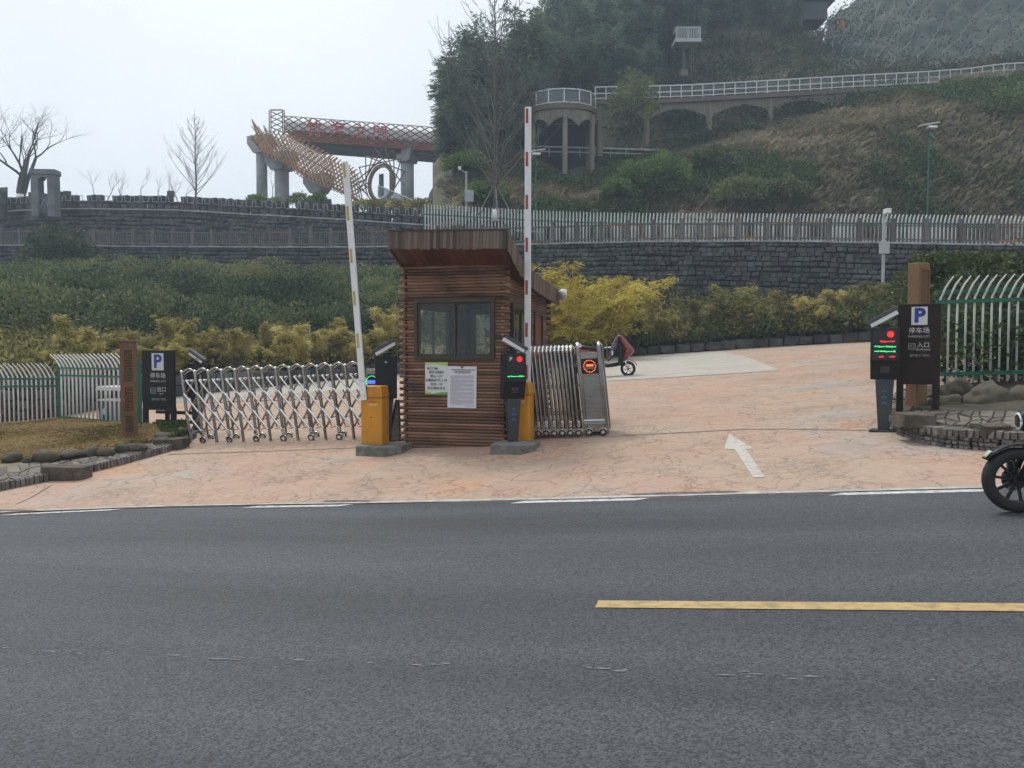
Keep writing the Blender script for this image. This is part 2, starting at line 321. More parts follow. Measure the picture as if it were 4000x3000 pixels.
WHITEP = pmat('road_paint_white', (.62, .62, .60), (.46, .46, .45), 9, .7, bump=.15, lo=.4, hi=.75, dirt=((.11, .11, .115), 16, .75))
YELP = pmat('road_paint_yellow', (.50, .355, .15), (.42, .30, .13), 6, .7, bump=.15, bscale=90, dirt=((.16, .13, .08), 14, .55))
ARROWP = pmat('arrow_paint', (.55, .52, .47), (.40, .36, .31), 10, .8, bump=.2)
GREYC = pmat('grey_paving', (.375, .345, .295), (.46, .42, .355), 1.2, .85, bump=.2)
SOIL = pmat('dark_soil', (.035, .036, .022), (.06, .052, .03), 2, .95)
STONE = pmat('dark_wall_stone', (.036, .036, .037), (.09, .088, .085), 1.3, .85, bump=.5, bscale=14, rand=.35, dirt=((.16, .165, .16), .8, .5))
STONE2 = pmat('dark_wall_stone_mass', (.034, .035, .037), (.098, .096, .094), 1.6, .85, bump=.5, bscale=12, detail=8, dirt=((.16, .165, .16), .8, .5))
MORTAR = pmat('dark_joint', (.018, .019, .021), (.03, .031, .033), 3, .95)
LIME = pmat('lime_mortar', (.46, .465, .47), (.24, .245, .25), 2.5, .9, bump=.4)
TERR = pmat('terrace_ground', (.12, .115, .10), (.17, .16, .14), 1, .95)
DTIMB = pmat('weathered_dark_timber', (.105, .10, .095), (.165, .15, .14), (4, 4, 1), .85, rand=.25)
OTIMB = pmat('fresh_orange_timber', (.30, .13, .065), (.23, .11, .06), (4, 4, 1), .8, rand=.15)
GREEN = pmat('green_powder_coat', (.008, .135, .075), (.012, .10, .06), 3, .45, rand=.1)
PICK = pmat('white_powder_coat', (.84, .85, .84), (.74, .75, .74), 2, .45, rand=.06, dirt=((.5, .49, .46), 5, .3))
WHITE = pmat('white_paint', (.80, .80, .79), (.72, .72, .71), 5, .4)
CONCR = pmat('grey_concrete', (.27, .28, .285), (.36, .37, .37), .9, .9, bump=.2, dirt=((.16, .165, .16), .5, .6))
STEEL = pmat('polished_steel', (.40, .375, .345), (.30, .28, .25), 6, .16, metal=1., rand=.06, dirt=((.30, .22, .13), 7, .45))
CHROME = pmat('bright_chrome', (.80, .80, .79), None, 5, .07, metal=1.)
RUBBER = pmat('black_rubber', (.016, .016, .017), (.024, .024, .024), 20, .75)
BLACK = pmat('black_plastic', (.012, .013, .016), (.018, .019, .022), 8, .45, spec=.3)
DGREY = pmat('dark_grey_metal', (.035, .038, .043), (.045, .048, .052), 5, .4)
YCAB = pmat('yellow_cabinet_paint', (.62, .27, .018), (.56, .24, .016), 3, .38, dirt=((.30, .14, .02), 4, .35))
PLINTH = pmat('rough_plinth_concrete', (.13, .128, .115), (.24, .235, .21), 7, .95, bump=.8, dirt=((.07, .08, .05), 4, .6))
LOG = pmat('varnished_log', (.30, .16, .095), (.085, .047, .031), (1.1, 16, 16), .62, rand=.5, rotz=YAW, bump=.5, detail=7, lo=.30, hi=.72, dirt=((.035, .02, .015), 1.6, .65))
LOGD = pmat('log_end', (.055, .03, .018), (.025, .015, .010), 20, .8, rand=.4)
FASC = pmat('weathered_fascia', (.15, .088, .058), (.105, .095, .082), (14, 14, 1.1), .8, rand=.5, rotz=YAW, bump=.4, detail=6)
SOFF = pmat('red_soffit', (.13, .042, .022), (.07, .026, .016), (6, 2, 6), .65, rand=.3, rotz=YAW)
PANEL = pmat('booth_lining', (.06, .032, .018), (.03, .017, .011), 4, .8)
FRAME = pmat('bronze_window_frame', (.040, .032, .022), (.055, .043, .028), 4, .4)
ROOFT = pmat('roof_felt', (.045, .04, .036), (.07, .06, .05), 3, .9)
GLASS = glassmat('booth_glass', (.95, .97, .95), clear=.99)
RGLASS = glassmat('rail_glass', (.66, .73, .76), clear=.62)
SIGNB = pmat('black_sign_board', (.013, .012, .012), (.018, .017, .016), 6, .55, spec=.25)
SIGNR = pmat('brown_sign_board', (.022, .013, .011), (.030, .018, .014), 6, .6, spec=.25)
SIGNW = pmat('sign_white', (.66, .66, .64), None, 5, .5)
SIGNG = pmat('sign_faded_white', (.40, .39, .37), None, 5, .5)
SIGNBLUE = pmat('sign_blue', (.022, .045, .26), None, 5, .5)
TEAL = pmat('sign_teal', (.06, .27, .24), None, 5, .5)
PAPER = pmat('white_paper', (.66, .65, .70), None, 5, .6)
PAPERG = pmat('poster_ground', (.62, .64, .60), None, 5, .5)
INK = pmat('dark_ink', (.035, .042, .045), None, 5, .6)
INKG = pmat('grey_ink', (.20, .20, .235), None, 5, .6)
PGREEN = pmat('poster_green', (.12, .36, .06), None, 5, .5)
PLIME = pmat('poster_lime', (.42, .55, .14), None, 5, .5)
PWOOD = pmat('brown_post_wood', (.20, .115, .058), (.12, .066, .034), (9, 9, 1.2), .7, bump=.4, dirt=((.28, .10, .03), 2.5, .5))
TWOOD = pmat('tan_post_wood', (.23, .135, .06), (.16, .09, .042), (9, 9, 1.2), .75, bump=.4)
ORNG = pmat('orange_ornament', (.34, .13, .025), (.25, .09, .02), 12, .6)
BOULD = pmat('mossy_boulder', (.062, .055, .039), (.12, .105, .078), 3.2, .95, bump=.6, rand=.15, dirt=((.055, .06, .03), 2.2, .7))
FLAG = pmat('flagstone', (.105, .093, .075), (.19, .165, .13), 2.2, .9, bump=.5, rand=.25)
SLAB = pmat('brown_hewn_slab', (.06, .047, .037), (.125, .098, .078), 9, .95, bump=1., rand=.12, dirt=((.05, .05, .035), 5, .6))
EDGEB = pmat('edging_brick', (.12, .11, .10), (.20, .185, .165), 8, .9, bump=.5, rand=.3)
LEDR = pmat('led_red', (1, .02, .02), None, emit=1.6); LEDG = pmat('led_green', (.05, 1, .22), None, emit=1.3); LEDO = pmat('led_orange', (1, .16, .04), None, emit=1.5); LEDB = pmat('led_blue', (.06, .12, 1), None, emit=1.6)
LEDD = pmat('led_screen', (.012, .008, .008), None, 5, .2); CHEV = pmat('blue_chevron', (.06, .20, .42), None, 5, .5)
BARK = pmat('grey_bark', (.055, .05, .05), (.10, .092, .088), 6, .9); BARKP = pmat('pale_twig', (.16, .15, .145), (.22, .205, .20), 5, .9)
BAMBOO = pmat('bamboo_pole', (.42, .26, .14), (.33, .18, .09), 3, .6, rand=.25); CLAD = pmat('bamboo_cladding', (.30, .265, .21), (.17, .15, .12), (10, 10, .6), .85)
REDB = pmat('red_bridge_panel', (.42, .10, .07), (.48, .18, .10), .6, .75); GIRD = pmat('dark_girder', (.03, .034, .045), (.045, .05, .06), 1, .7); VEIL = pmat('pale_bridge_roof', (.52, .47, .46), (.60, .56, .55), .5, .7)
ROCKC = pmat('cliff_rock', (.035, .035, .034), (.085, .08, .075), .9, .95, bump=1., bscale=3, dirt=((.06, .065, .04), .5, .6))
NET = pmat('green_netted_slope', (.024, .042, .034), (.065, .078, .06), .45, .95, bump=1., bscale=1.6, detail=9, dirt=((.14, .14, .11), .35, .5))
ROPE = pmat('pale_rope', (.19, .22, .21), None, 5, .8)
HILLM = pmat('hill_ground', (.12, .098, .062), (.075, .08, .045), .45, .95, bump=.8, bscale=3, detail=8)
L_HEDGE = leafmat('hedge_leaf', [(.02, .033, .016), (.07, .10, .043), (.15, .185, .075), (.28, .265, .11)], .32)
L_YEL = leafmat('yellow_bamboo_leaf', [(.12, .115, .035), (.35, .295, .095), (.53, .455, .16), (.62, .56, .27)], .5)
L_LEM = leafmat('lemon_bamboo_leaf', [(.18, .155, .025), (.42, .35, .06), (.58, .48, .09), (.66, .58, .16)], .5)
L_BAM = leafmat('hill_bamboo_leaf', [(.026, .042, .035), (.085, .13, .09), (.17, .235, .145), (.28, .33, .20)], .45)
L_BUSH = leafmat('bush_leaf', [(.025, .05, .018), (.075, .135, .038), (.14, .22, .06), (.20, .27, .085)], .35)
L_ROSE = leafmat('climber_leaf', [(.022, .042, .016), (.04, .075, .022), (.07, .11, .032), (.16, .12, .04)], .3)
L_OLIVE = leafmat('olive_scrub_leaf', [(.05, .06, .02), (.17, .17, .055), (.31, .275, .09), (.44, .37, .14)], .45)
L_GRASS = leafmat('dry_hill_grass', [(.075, .09, .042), (.24, .22, .13), (.40, .355, .24), (.55, .495, .37)], .4)
L_LAWN = leafmat('straw_lawn', [(.26, .23, .10), (.46, .36, .18), (.60, .47, .26), (.68, .55, .32)], .3)
# ------------------------------------------------------------ ground, road, parking lot
g0 = MB().add([(-400, -400, -9), (400, -400, -9), (400, 400, -9), (-400, 400, -9)], [(0, 1, 2, 3)]).build('ground', TERR); tag(g0, kind='structure')
def tedge(s): return 9.08 - (.0285 * min(s + 3, 0) ** 2 if s > -12 else .0285 * 81 + .4 * (-12 - s))
SS = [-70, -50, -35, -25, -18] + list(np.arange(-14, 10.01, .5)) + [14, 20, 30, 45, 70]
def sheet(name, trow, mat, lift=0.):
    rows = []
    for k in range(len(trow(0))):
        row = []
        for s in SS:
            t = trow(s)[k]; x, y = xy(s, t); row.append((x, y, ground(x, y) + (lift if k or not lift else -.006)))
        rows.append(row)
    o, _ = grid(name, rows, mat, 1); return tag(o, kind='structure')
sheet('road', lambda s: [-40, -20, -8, -2, 1, 3, 5, 7, 8.2 if s > -10 else tedge(s) - .9, tedge(s) + .05], ASPH)
sheet('parking_lot', lambda s: [min(tedge(s), 9.06) - .05, min(tedge(s), 9.06), 9.0705, 10.5, 12, 13.501, 16, 20, 25, 30, 36, 42, 52], CONC, .012)
def flat(name, pts, mat, lift, parent=None):
    """painted patch that follows the ground; pts in (s,t)"""
    m = MB(); q = []
    for s, t in pts: x, y = xy(s, t); q.append((x, y, ground(x, y) + lift))
    m.add(q, [tuple(range(len(q)))]); return m
def strip(name, a, b, w, mat, lift, n=24, skew=0., label=None, cat=None):
    """painted line between (s,t) points a,b"""
    m = MB(); A = []; 
    for i in range(n + 1):
        f = i / n; s = a[0] + (b[0] - a[0]) * f; t = a[1] + (b[1] - a[1]) * f
        for k in (-.5, .5): x, y = xy(s + skew * k, t + w * k); A.append((x, y, ground(x, y) + lift))
    m.add(A, [(2 * i, 2 * i + 2, 2 * i + 3, 2 * i + 1) for i in range(n)]); o = m.build(name, mat)
    return tag(o, label, cat, kind='structure')
def stp(px, py): p = G(px, py); return st(p.x, p.y)
sY = stp(2328, 2367)
strip('center_line', (sY[0], 5.13), (14, 5.16), .15, YELP, .005)
for a, b in (((8, 2010), (430, 2006)), ((880, 2004), (1345, 1991)), ((1970, 1977), (2545, 1954)), ((3220, 1926), (3880, 1902))):
    p, q = stp(*a), stp(*b); strip('edge_line', (p[0] + .1, tedge(p[0]) - .115), (q[0] - .1, tedge(q[0]) - .115), .14, WHITEP, .006, skew=.15)
# pale mortar lip where the slab meets the road
lp = MB(); q = []
for i in range(120):
    s = -13 + i * .16; k = .5 + .5 * noise.noise(Vector((s * 1.3, 0, 3))); t = tedge(s)
    for dt in (-.035, .03 + .12 * k * k):
        x, y = xy(s, t + dt); q.append((x, y, ground(x, y) + .017))
lp.add(q, [(2 * i, 2 * i + 2, 2 * i + 3, 2 * i + 1) for i in range(119)]); tag(lp.build('slab_lip', pmat('pale_lip', (.50, .50, .49), (.30, .29, .28), 6, .9)), kind='structure')
# broken patches of slab edge
for cx, wdt in ((stp(2690, 1930)[0], .62), (stp(80, 1990)[0], .5), (stp(1330, 1980)[0], .35)):
    q = []
    for i in range(22):
        a = 2 * math.pi * i / 22; r = 1 + .45 * noise.noise(Vector((math.cos(a) * 1.7 + cx, math.sin(a) * 1.7, 1)))
        q.append((cx + wdt * r * math.cos(a), tedge(cx) + .09 + .055 * r * math.sin(a)))
    tag(flat('broken_slab_patch', q, pmat('broken_concrete', (.07, .062, .058), (.20, .175, .155), 14, .95, bump=1.), .019).build('broken_slab_patch', MATS['broken_concrete']), kind='structure')
# worn ghost of an older line: specks of paint
gm = MB(); rn = random.Random(3)
for i in range(110):
    s = rn.uniform(-5, 4.5); t = 4.03 + rn.gauss(0, .02); L = rn.uniform(.01, .07); w = rn.uniform(.004, .012)
    if noise.noise(Vector((s * 2.2, 0, 0))) < -.05: continue
    q = []
    for a in range(7): al = 2 * math.pi * a / 7; x, y = xy(s + L * math.cos(al) * rn.uniform(.6, 1), t + w * math.sin(al) * rn.uniform(.5, 1)); q.append((x, y, ground(x, y) + .004))
    gm.add(q, [tuple(range(7))])
for px, py, L in ((3395, 2160, .09), (2200, 2045, .02), (3240, 1938, .06)):
    s, t = stp(px, py); q = []
    for a in range(7): al = 2 * math.pi * a / 7; x, y = xy(s + L * math.cos(al), t + .006 * math.sin(al)); q.append((x, y, ground(x, y) + .004))
    gm.add(q, [tuple(range(7))])
tag(gm.build('worn_line_specks', pmat('worn_paint', (.24, .245, .25), (.17, .175, .18), 20, .8)), kind='structure')
# direction arrow
AR = [(2848, 1698), (2828, 1760), (2869, 1760), (2943, 1871), (2989, 1871), (2914, 1760), (2943, 1757)]
tag(flat('direction_arrow', [stp(*p) for p in AR], ARROWP, .018).build('direction_arrow', ARROWP), kind='structure')
# grey parking bay with white lines, expansion joints in the slab
bay = [stp(*p) for p in ((2350, 1492), (2700, 1470), (3050, 1450), (2990, 1425), (2900, 1392), (2815, 1373), (2620, 1385), (2440, 1396), (2330, 1404), (2240, 1412), (2180, 1500))]
tag(flat('parking_bay', bay, GREYC, .020).build('parking_bay', GREYC), kind='structure')
bay2 = [stp(*p) for p in ((560, 1580), (1000, 1548), (1440, 1524), (1560, 1516), (1560, 1490), (1350, 1484), (700, 1552), (520, 1570))]
tag(flat('parking_bay', bay2, GREYC, .020).build('parking_bay', GREYC), kind='structure')
for a, b in (((2330, 1492), (3050, 1449)), ((2420, 1462), (2990, 1425)), ((2460, 1440), (2930, 1404)), ((2450, 1418), (2880, 1388)), ((560, 1581), (1440, 1525)), ((640, 1566), (1400, 1510))):
    strip('bay_line', stp(*a), stp(*b), .12, WHITEP, .025, 30)
JOINT = pmat('joint_filler', (.10, .085, .075), (.15, .13, .115), 6, .9)
for pts in ([(660, 1778), (1000, 1768), (1415, 1752)], [(2200, 1716), (2900, 1681), (3060, 1679), (3400, 1686)], [(1470, 1950), (1620, 1850), (1760, 1770)], [(60, 1975), (200, 1900), (290, 1868)]):
    for a, b in zip(pts, pts[1:]): strip('slab_joint', stp(*a), stp(*b), .03 if pts[0][0] != 2200 else .05, JOINT if pts[0][0] != 2200 else pmat('pale_joint', (.33, .31, .28), (.22, .2, .18), 5, .9), .019, 12)
# ------------------------------------------------------------ bank, walls and terraces
PXW = [-500, 0, 200, 700, 1350, 2000, 2450, 3000, 3400, 3800, 4500]
DE = [20, 21.1, 21.6, 27.3, 32.5, 37.5, 40.1, 38, 35.4, 32, 27]           # back edge of the lot
DW = [60.5, 59, 58, 56.5, 53, 49, 46.2, 43.5, 41.5, 39.5, 37]             # lower retaining wall
YT = [958, 958, 960, 965, 967, 957, 946, 943, 949, 957, 962]              # its top edge
YB = [1065, 1065, 1065, 1075, 1085, 1120, 1165, 1195, 1215, 1215, 1215]   # where the bank meets it
KH = [1.2, 1.15, 1.1, .75, .5, .45, .45, .45, .45, .5, .5]                # rough stone kerb height
def wallpt(px): return P(px, lerp(PXW, YT, px), lerp(PXW, DW, px))
def lotpt(px):
    d = lerp(PXW, DE, px); v = ray(px, 1400); x = v.x * d; return Vector((x, d, ground(x, d)))
COLS = list(range(-500, 4501, 125)); rows = [[], [], [], [], []]
for px in COLS:
    a = lotpt(px) + Vector((0, .12, lerp(PXW, KH, px) - .05)); b = P(px, lerp(PXW, YB, px), lerp(PXW, DW, px))
    for k, f in enumerate((0, .12, .4, .72, 1.02)):
        p = a.lerp(b, f); p.z += -.25 * math.sin(f * math.pi) ; rows[k].append(p)
bank, BA = grid('bank', rows, SOIL, 3, jitter=.25); tag(bank, kind='structure')
def bankpt(px, f):
    a = lotpt(px) + Vector((0, .12, lerp(PXW, KH, px))); b = P(px, lerp(PXW, YB, px), lerp(PXW, DW, px)); p = a.lerp(b, f); p.z -= .25 * math.sin(f * math.pi); return p
def masonry(name, label, path, ztop, zbot, course, lmin, lmax, near, keep, seed, thick=.5):
    """a wall of separate stones: backing, the `keep` largest in view as objects, the rest joined"""
    root = thing(name, label, 'wall', path[0]); rn = random.Random(seed)
    P2 = [Vector((p[0], p[1], 0)) for p in path]; cum = [0]
    for a, b in zip(P2, P2[1:]): cum.append(cum[-1] + (b - a).length)
    def at(u):
        i = min(max(int(np.searchsorted(cum, u) - 1), 0), len(P2) - 2); f = (u - cum[i]) / (cum[i + 1] - cum[i])
        return P2[i].lerp(P2[i + 1], f), (P2[i + 1] - P2[i]).normalized(), ztop[i] * (1 - f) + ztop[i + 1] * f, zbot[i] * (1 - f) + zbot[i + 1] * f
    o0 = Vector(path[0]); m = MB(); v = []
    for p, zt, zb in zip(P2, ztop, zbot): v += [Vector((p.x, p.y + .06, zb - 1)) - o0, Vector((p.x, p.y + .06, zt)) - o0, Vector((p.x, p.y + .06 + thick, zt)) - o0, Vector((p.x, p.y + .06 + thick, zb - 1)) - o0]
    fs = []
    for i in range(len(P2) - 1):
        for k in range(4): fs.append((4 * i + k, 4 * i + (k + 1) % 4, 4 * i + 4 + (k + 1) % 4, 4 * i + 4 + k))
    m.add(v, fs).build('backing', MORTAR, root)
    stones = []; zmax = max(ztop); zmin = min(zbot); nz_ = int((zmax - zmin) / course) + 1
    for k in range(nz_):
        u = rn.uniform(-.3, 0)
        while u < cum[-1]:
            L = rn.uniform(lmin, lmax); h = course * rn.uniform(.86, 1.); c = min(max(u + L / 2, 0), cum[-1]); p, d, zt, zb = at(c)
            ph = noise.noise(Vector((u * .35, k * 1.7, seed))) * .12 + rn.uniform(-.02, .02); h *= rn.uniform(.85, 1.12)
            z = zt - course * (k + .5) + ph * min(k, 1)
            if z > zb - .2 and L > .1: stones.append((p.x, p.y, z, L - .03, h - .025, math.atan2(d.y, d.x), c))
            u += L
    stones.sort(key=lambda q: near(q)); var = [block_mesh('stone', STONE, seed * 50 + i, .16, .09) for i in range(9)]
    for q in stones[:keep]:
        o = link('stone', rn.choice(var), root); o.location = Vector(q[:3]) - o0; o.scale = (q[3], .16 + rn.uniform(0, .05), q[4]); o.rotation_euler = (rn.uniform(-.05, .05), rn.uniform(-.04, .04), q[5] + rn.uniform(-.03, .03))
    base = [np.array([v.co[:] for v in me.vertices]) for me in var]; bf = np.array([f.vertices[:] for f in var[0].polygons]); V = []; Fc = []; k = 0
    for q in stones[keep:]:
        b = base[rn.randrange(9)] * (q[3], .16 + rn.uniform(0, .05), q[4]); c, s = math.cos(q[5]), math.sin(q[5])
        V.append(np.stack([b[:, 0] * c - b[:, 1] * s + q[0] - o0.x, b[:, 0] * s + b[:, 1] * c + q[1] - o0.y, b[:, 2] + q[2] - o0.z], 1)); Fc.append(bf + k); k += len(b)
    if V: o = link('stone_facing', npmesh('stone_facing', np.concatenate(V), np.concatenate(Fc), STONE2), root); tag(o, kind='stuff')
    return root, at, cum
wp = [wallpt(px) for px in range(-500, 4501, 250)]
wb = [P(px, lerp(PXW, YB, px), lerp(PXW, DW, px)).z - .9 for px in range(-500, 4501, 250)]
lw, lwat, lwcum = masonry('retaining_wall', 'long lower retaining wall of dark stone behind the hedge, carrying the balustrade', wp, [p.z for p in wp], wb, .27, .28, .56, lambda q: abs(q[0] - 13) + 2.2 * abs(q[2] - 6.1), 300, 1)
def coping(root, at, cum, h, w, o0):
    m = MB(); v = []; n = int(cum[-1] / .6)
    for i in range(n + 1):
        p, d, zt, zb = at(min(i * cum[-1] / n, cum[-1] - 1e-4)); k = noise.noise(Vector((i * .4, 1, 1)))
        for dy, dz in ((-.16 - .05 * k, -.03), (-.16 - .05 * k, h + .05 * k), (w, h + .02), (w, -.03)): v.append(Vector((p.x, p.y + dy, zt + dz)) - o0)
    fs = []
    for i in range(n):
        for k in range(4): fs.append((4 * i + k, 4 * i + (k + 1) % 4, 4 * i + 4 + (k + 1) % 4, 4 * i + 4 + k))
    return m.add(v, fs).build('coping', LIME, root)
coping(lw, lwat, lwcum, .055, .5, Vector(wp[0]))
# terrace behind the lower wall
DU = {-500: 64.5, 0: 63.5, 700: 61.5, 1000: 60, 1350: 57.5, 1700: 55.5, 2100: 53, 4500: 48}
def du(px): return lerp(list(DU), list(DU.values()), px)
rows = [[], [], []]
for px in COLS:
    a = wallpt(px); a.z += .05; a.y += .3
    for k, dd in enumerate((0, 5, 12)): p = P(px, 900, a.y + dd); p.z = a.z + .02 * dd; rows[k].append(p)
tag(grid('terrace', rows, TERR, 1)[0], kind='structure')
# upper wall on the left with its stone parapet
YU = {-500: 842, 0: 828, 230: 815, 700: 822, 1000: 840, 1300: 856, 1600: 876, 1900: 897, 2120: 908}
up = [P(px, lerp(list(YU), list(YU.values()), px), du(px)) for px in range(-500, 2121, 131)]
ub = [wallpt(px).z + .05 for px in range(-500, 2121, 131)]
uw, uwat, uwcum = masonry('terrace_wall', 'upper terrace wall of rough grey stone descending to the right, crenellated parapet on top', up, [p.z for p in up], ub, .30, .3, .62, lambda q: abs(q[0] + 14) + 2.5 * abs(q[2] - 11.5), 300, 2)
coping(uw, uwat, uwcum, .06, .4, Vector(up[0]))
uo = Vector(up[0]); rn = random.Random(5); pv = [block_mesh('parapet_block', STONE, 400 + i, .2, .1) for i in range(6)]; u = .2; LSTRIP = pmat('pale_strip', (.34, .355, .38), None, 5, .6)
sm = MB(); up_state = True; k = 0; zig = []
while u < uwcum[-1] - .6:
    Lb = rn.uniform(.55, .85); p, d, zt, zb = uwat(u + Lb / 2); an = math.atan2(d.y, d.x)
    for (z0, hh, ll, off) in ((.08, .38, Lb * .84, 0), (.46, .20, Lb * 1.02, 0), (.66, .44, Lb * .84, .02)):
        if rn.random() < .06 and z0 > .5: continue
        o = link('parapet_block', rn.choice(pv), uw); o.location = Vector((p.x, p.y + .15 + off, zt + z0 + hh / 2)) - uo; o.scale = (ll, .4, hh); o.rotation_euler = (rn.uniform(-.06, .06), rn.uniform(-.05, .05), an + rn.uniform(-.06, .06))
    q = Vector((p.x, p.y - .1, zt)) - uo
    for f, z in ((-.42, .62), (-.18, .62), (-.18, 1.0), (.22, 1.0), (.22, .62)): zig.append(q + d * (Lb * f) + Vector((0, 0, z)))
    if rn.random() < .13 or k in (1, 2):
        o = link('capping_stone', rn.choice(pv), uw); o.location = Vector((p.x + .1, p.y + .2, zt + 1.26)) - uo; o.scale = (rn.uniform(.3, .45), .35, rn.uniform(.3, .5)); o.rotation_euler = (0, rn.uniform(-.15, .15), an)
    u += Lb * 1.08; k += 1
for a, b in zip(zig, zig[1:]):
    if (b - a).length < 1.2: sm.bar(a, b, .036)
tag(sm.build('key_pattern_strip', LSTRIP, uw), 'thin pale line zigzagging along the battlements')
rows = [[], [], [], []]
for px in range(-500, 2251, 125):
    a = P(px, lerp(list(YU), list(YU.values()), min(px, 2120)), du(px))
    for k, dd in enumerate((.3, 6, 20, 45)): p = P(px, 900, a.y + dd); p.z = a.z + .1 + (.03 * dd if px < 1500 else .02 * dd); rows[k].append(p)
tag(grid('upper_terrace', rows, TERR, 1)[0], kind='structure')
# ------------------------------------------------------------ hill
HC = [1690, 1800, 2000, 2200, 2500, 2800, 3100, 3400, 3700, 4000, 4600]
HR = [(52.5, [1000] * 11), (58, [800, 790, 800, 815, 780, 755, 730, 700, 680, 650, 600]), (64, [700, 650, 670, 735, 690, 615, 555, 500, 440, 380, 330]),
      (69, [660, 590, 600, 700, 620, 565, 500, 430, 360, 300, 250]), (76, [655, 520, 480, 470, 440, 400, 350, 305, 290, 265, 215]),
      (86, [650, 480, 420, 380, 300, 240, 190, 300, 330, 330, 330]), (100, [640, 450, 380, 240, 60, 0, 70, 330, 350, 350, 350]), (125, [640, 450, 380, 240, 20, -60, 60, 340, 360, 360, 360])]
rows = [[P(px, y, d) for px, y in zip(HC, ys)] for d, ys in HR]
hill, HA = grid('hill', rows, HILLM, 6, jitter=.55, seed=4); tag(hill, kind='structure')
def hillpt(px, r):
    """point on the hill for photo column px and row parameter r (0..7)"""
    i = min(int(r), len(HR) - 2); f = r - i; c = min(np.interp(px, HC, range(len(HC))), len(HC) - 1)
    a = HA[int(round(r * 6)), int(round(c * 6))]; return Vector(a)
rows = [[P(px, y, d) for px in (3230, 3300, 3420, 3600, 3850, 4200, 4700)] for d, y in ((80, 345), (87, 235))]
rows.append([P(px, y, 97) for px, y in zip((3230, 3300, 3420, 3600, 3850, 4200, 4700), (150, 130, 95, 70, 50, 40, 40))])
rows.append([P(px, y, 108) for px, y in zip((3230, 3300, 3420, 3600, 3850, 4200, 4700), (105, 62, -20, -220, -300, -330, -330))])
rows.append([P(px, y, 130) for px, y in zip((3230, 3300, 3420, 3600, 3850, 4200, 4700), (100, 60, -22, -240, -340, -360, -360))])
netm, NA = grid('netted_slope', rows, NET, 14, jitter=1.6, seed=9); tag(netm, kind='structure')
n0, n1 = NA.shape[:2]
def npt(i, j): i, j = int(np.clip(i, 3, n0 - 4)), int(np.clip(j, 3, n1 - 4)); p = NA[i - 3:i + 4, j - 3:j + 4].reshape(-1, 3).mean(0); return Vector(p) + Vector((0, -.5, .3))
for j0 in range(-10, 90, 6): MB().tube([npt(i, j0 + i * .62 + .5 * math.sin(i * .7)) for i in range(6, 44)], .032, 4).build('cable', ROPE, netm)
nw = np.array([NA[random.randrange(n0), random.randrange(n1)] for _ in range(9000)]) + RNG.normal(0, .45, (9000, 3)) + [0, -.2, .1]
tag(link('net_weeds', leaves('net_weeds', nw, rdir(9000) + [0, -.6, .3], .45, .16, leafmat('net_weed_leaf', [(.02, .035, .026), (.05, .068, .048), (.085, .10, .075)], .2))), 'thin weeds growing through the green slope netting', 'weeds', kind='stuff')
for i0 in range(3, 50, 4): MB().tube([npt(i0 + .8 * math.sin(j * .3 + i0) + j * .12, j) for j in range(0, n1)], .04, 4).build('cable', ROPE, netm)
# ------------------------------------------------------------ ticket booth
bl, br = G(1577, 1749), G(1980, 1747); bc = (bl + br) / 2; bc.z = -.02
booth = thing('log_booth', 'small log cabin guard booth with swooping timber roof between the two barriers', 'booth', bc, -YAW)
HW, DP = .89, 3.15; PITCH = .0535; ZB = -.12
WF = (-.68, .72, 1.47, 2.47)                     # front window x0,x1,z0,z1
WS = (.30, 1.62, 1.25, 2.42); DS = (2.02, 2.72, -.2, 2.35)   # right wall: window and door along y
def logs(n, fn, openings, alt, L0, L1, end):
    for i in range(n):
        z = ZB + PITCH * (i + .5); e = end if i % 2 == alt else -.07; segs = [(L0 - e, L1 + e)]
        for a, b, z0, z1 in openings:
            if z0 < z < z1:
                out = []
                for p, q in segs:
                    if p < a: out.append((p, min(q, a)))
                    if q > b: out.append((max(p, b), q))
                segs = out
        for p, q in segs:
            if q - p > .03: stick(booth, 'log', fn(p, z), fn(q, z), PITCH * .51, LOG, 'log', PITCH * .51, up=None)
NF = 59
logs(NF, lambda a, z: Vector((a, 0, z)), [WF], 0, -HW, HW, .075)
logs(NF, lambda a, z: Vector((HW - .03, a, z)), [WS, DS], 1, 0, DP, .07)
logs(NF, lambda a, z: Vector((-HW + .03, a, z)), [(.5, 2.3, 1.3, 2.45)], 1, 0, DP, .07)
logs(54, lambda a, z: Vector((a, DP, z)), [(-.7, .7, 1.2, 2.45)], 0, -HW, HW, .075)
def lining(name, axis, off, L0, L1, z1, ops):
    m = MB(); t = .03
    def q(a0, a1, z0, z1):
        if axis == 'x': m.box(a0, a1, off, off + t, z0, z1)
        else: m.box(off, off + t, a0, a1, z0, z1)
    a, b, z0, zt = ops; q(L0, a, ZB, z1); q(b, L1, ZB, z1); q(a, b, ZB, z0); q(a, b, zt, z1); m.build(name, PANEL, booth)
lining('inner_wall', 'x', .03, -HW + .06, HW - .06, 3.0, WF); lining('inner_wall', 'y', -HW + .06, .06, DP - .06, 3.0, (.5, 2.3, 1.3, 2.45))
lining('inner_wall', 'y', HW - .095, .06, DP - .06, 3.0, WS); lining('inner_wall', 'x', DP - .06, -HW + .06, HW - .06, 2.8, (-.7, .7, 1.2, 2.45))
MB().box(-HW + .07, HW - .07, .07, DP - .07, -.1, .02).build('floor', PANEL, booth)
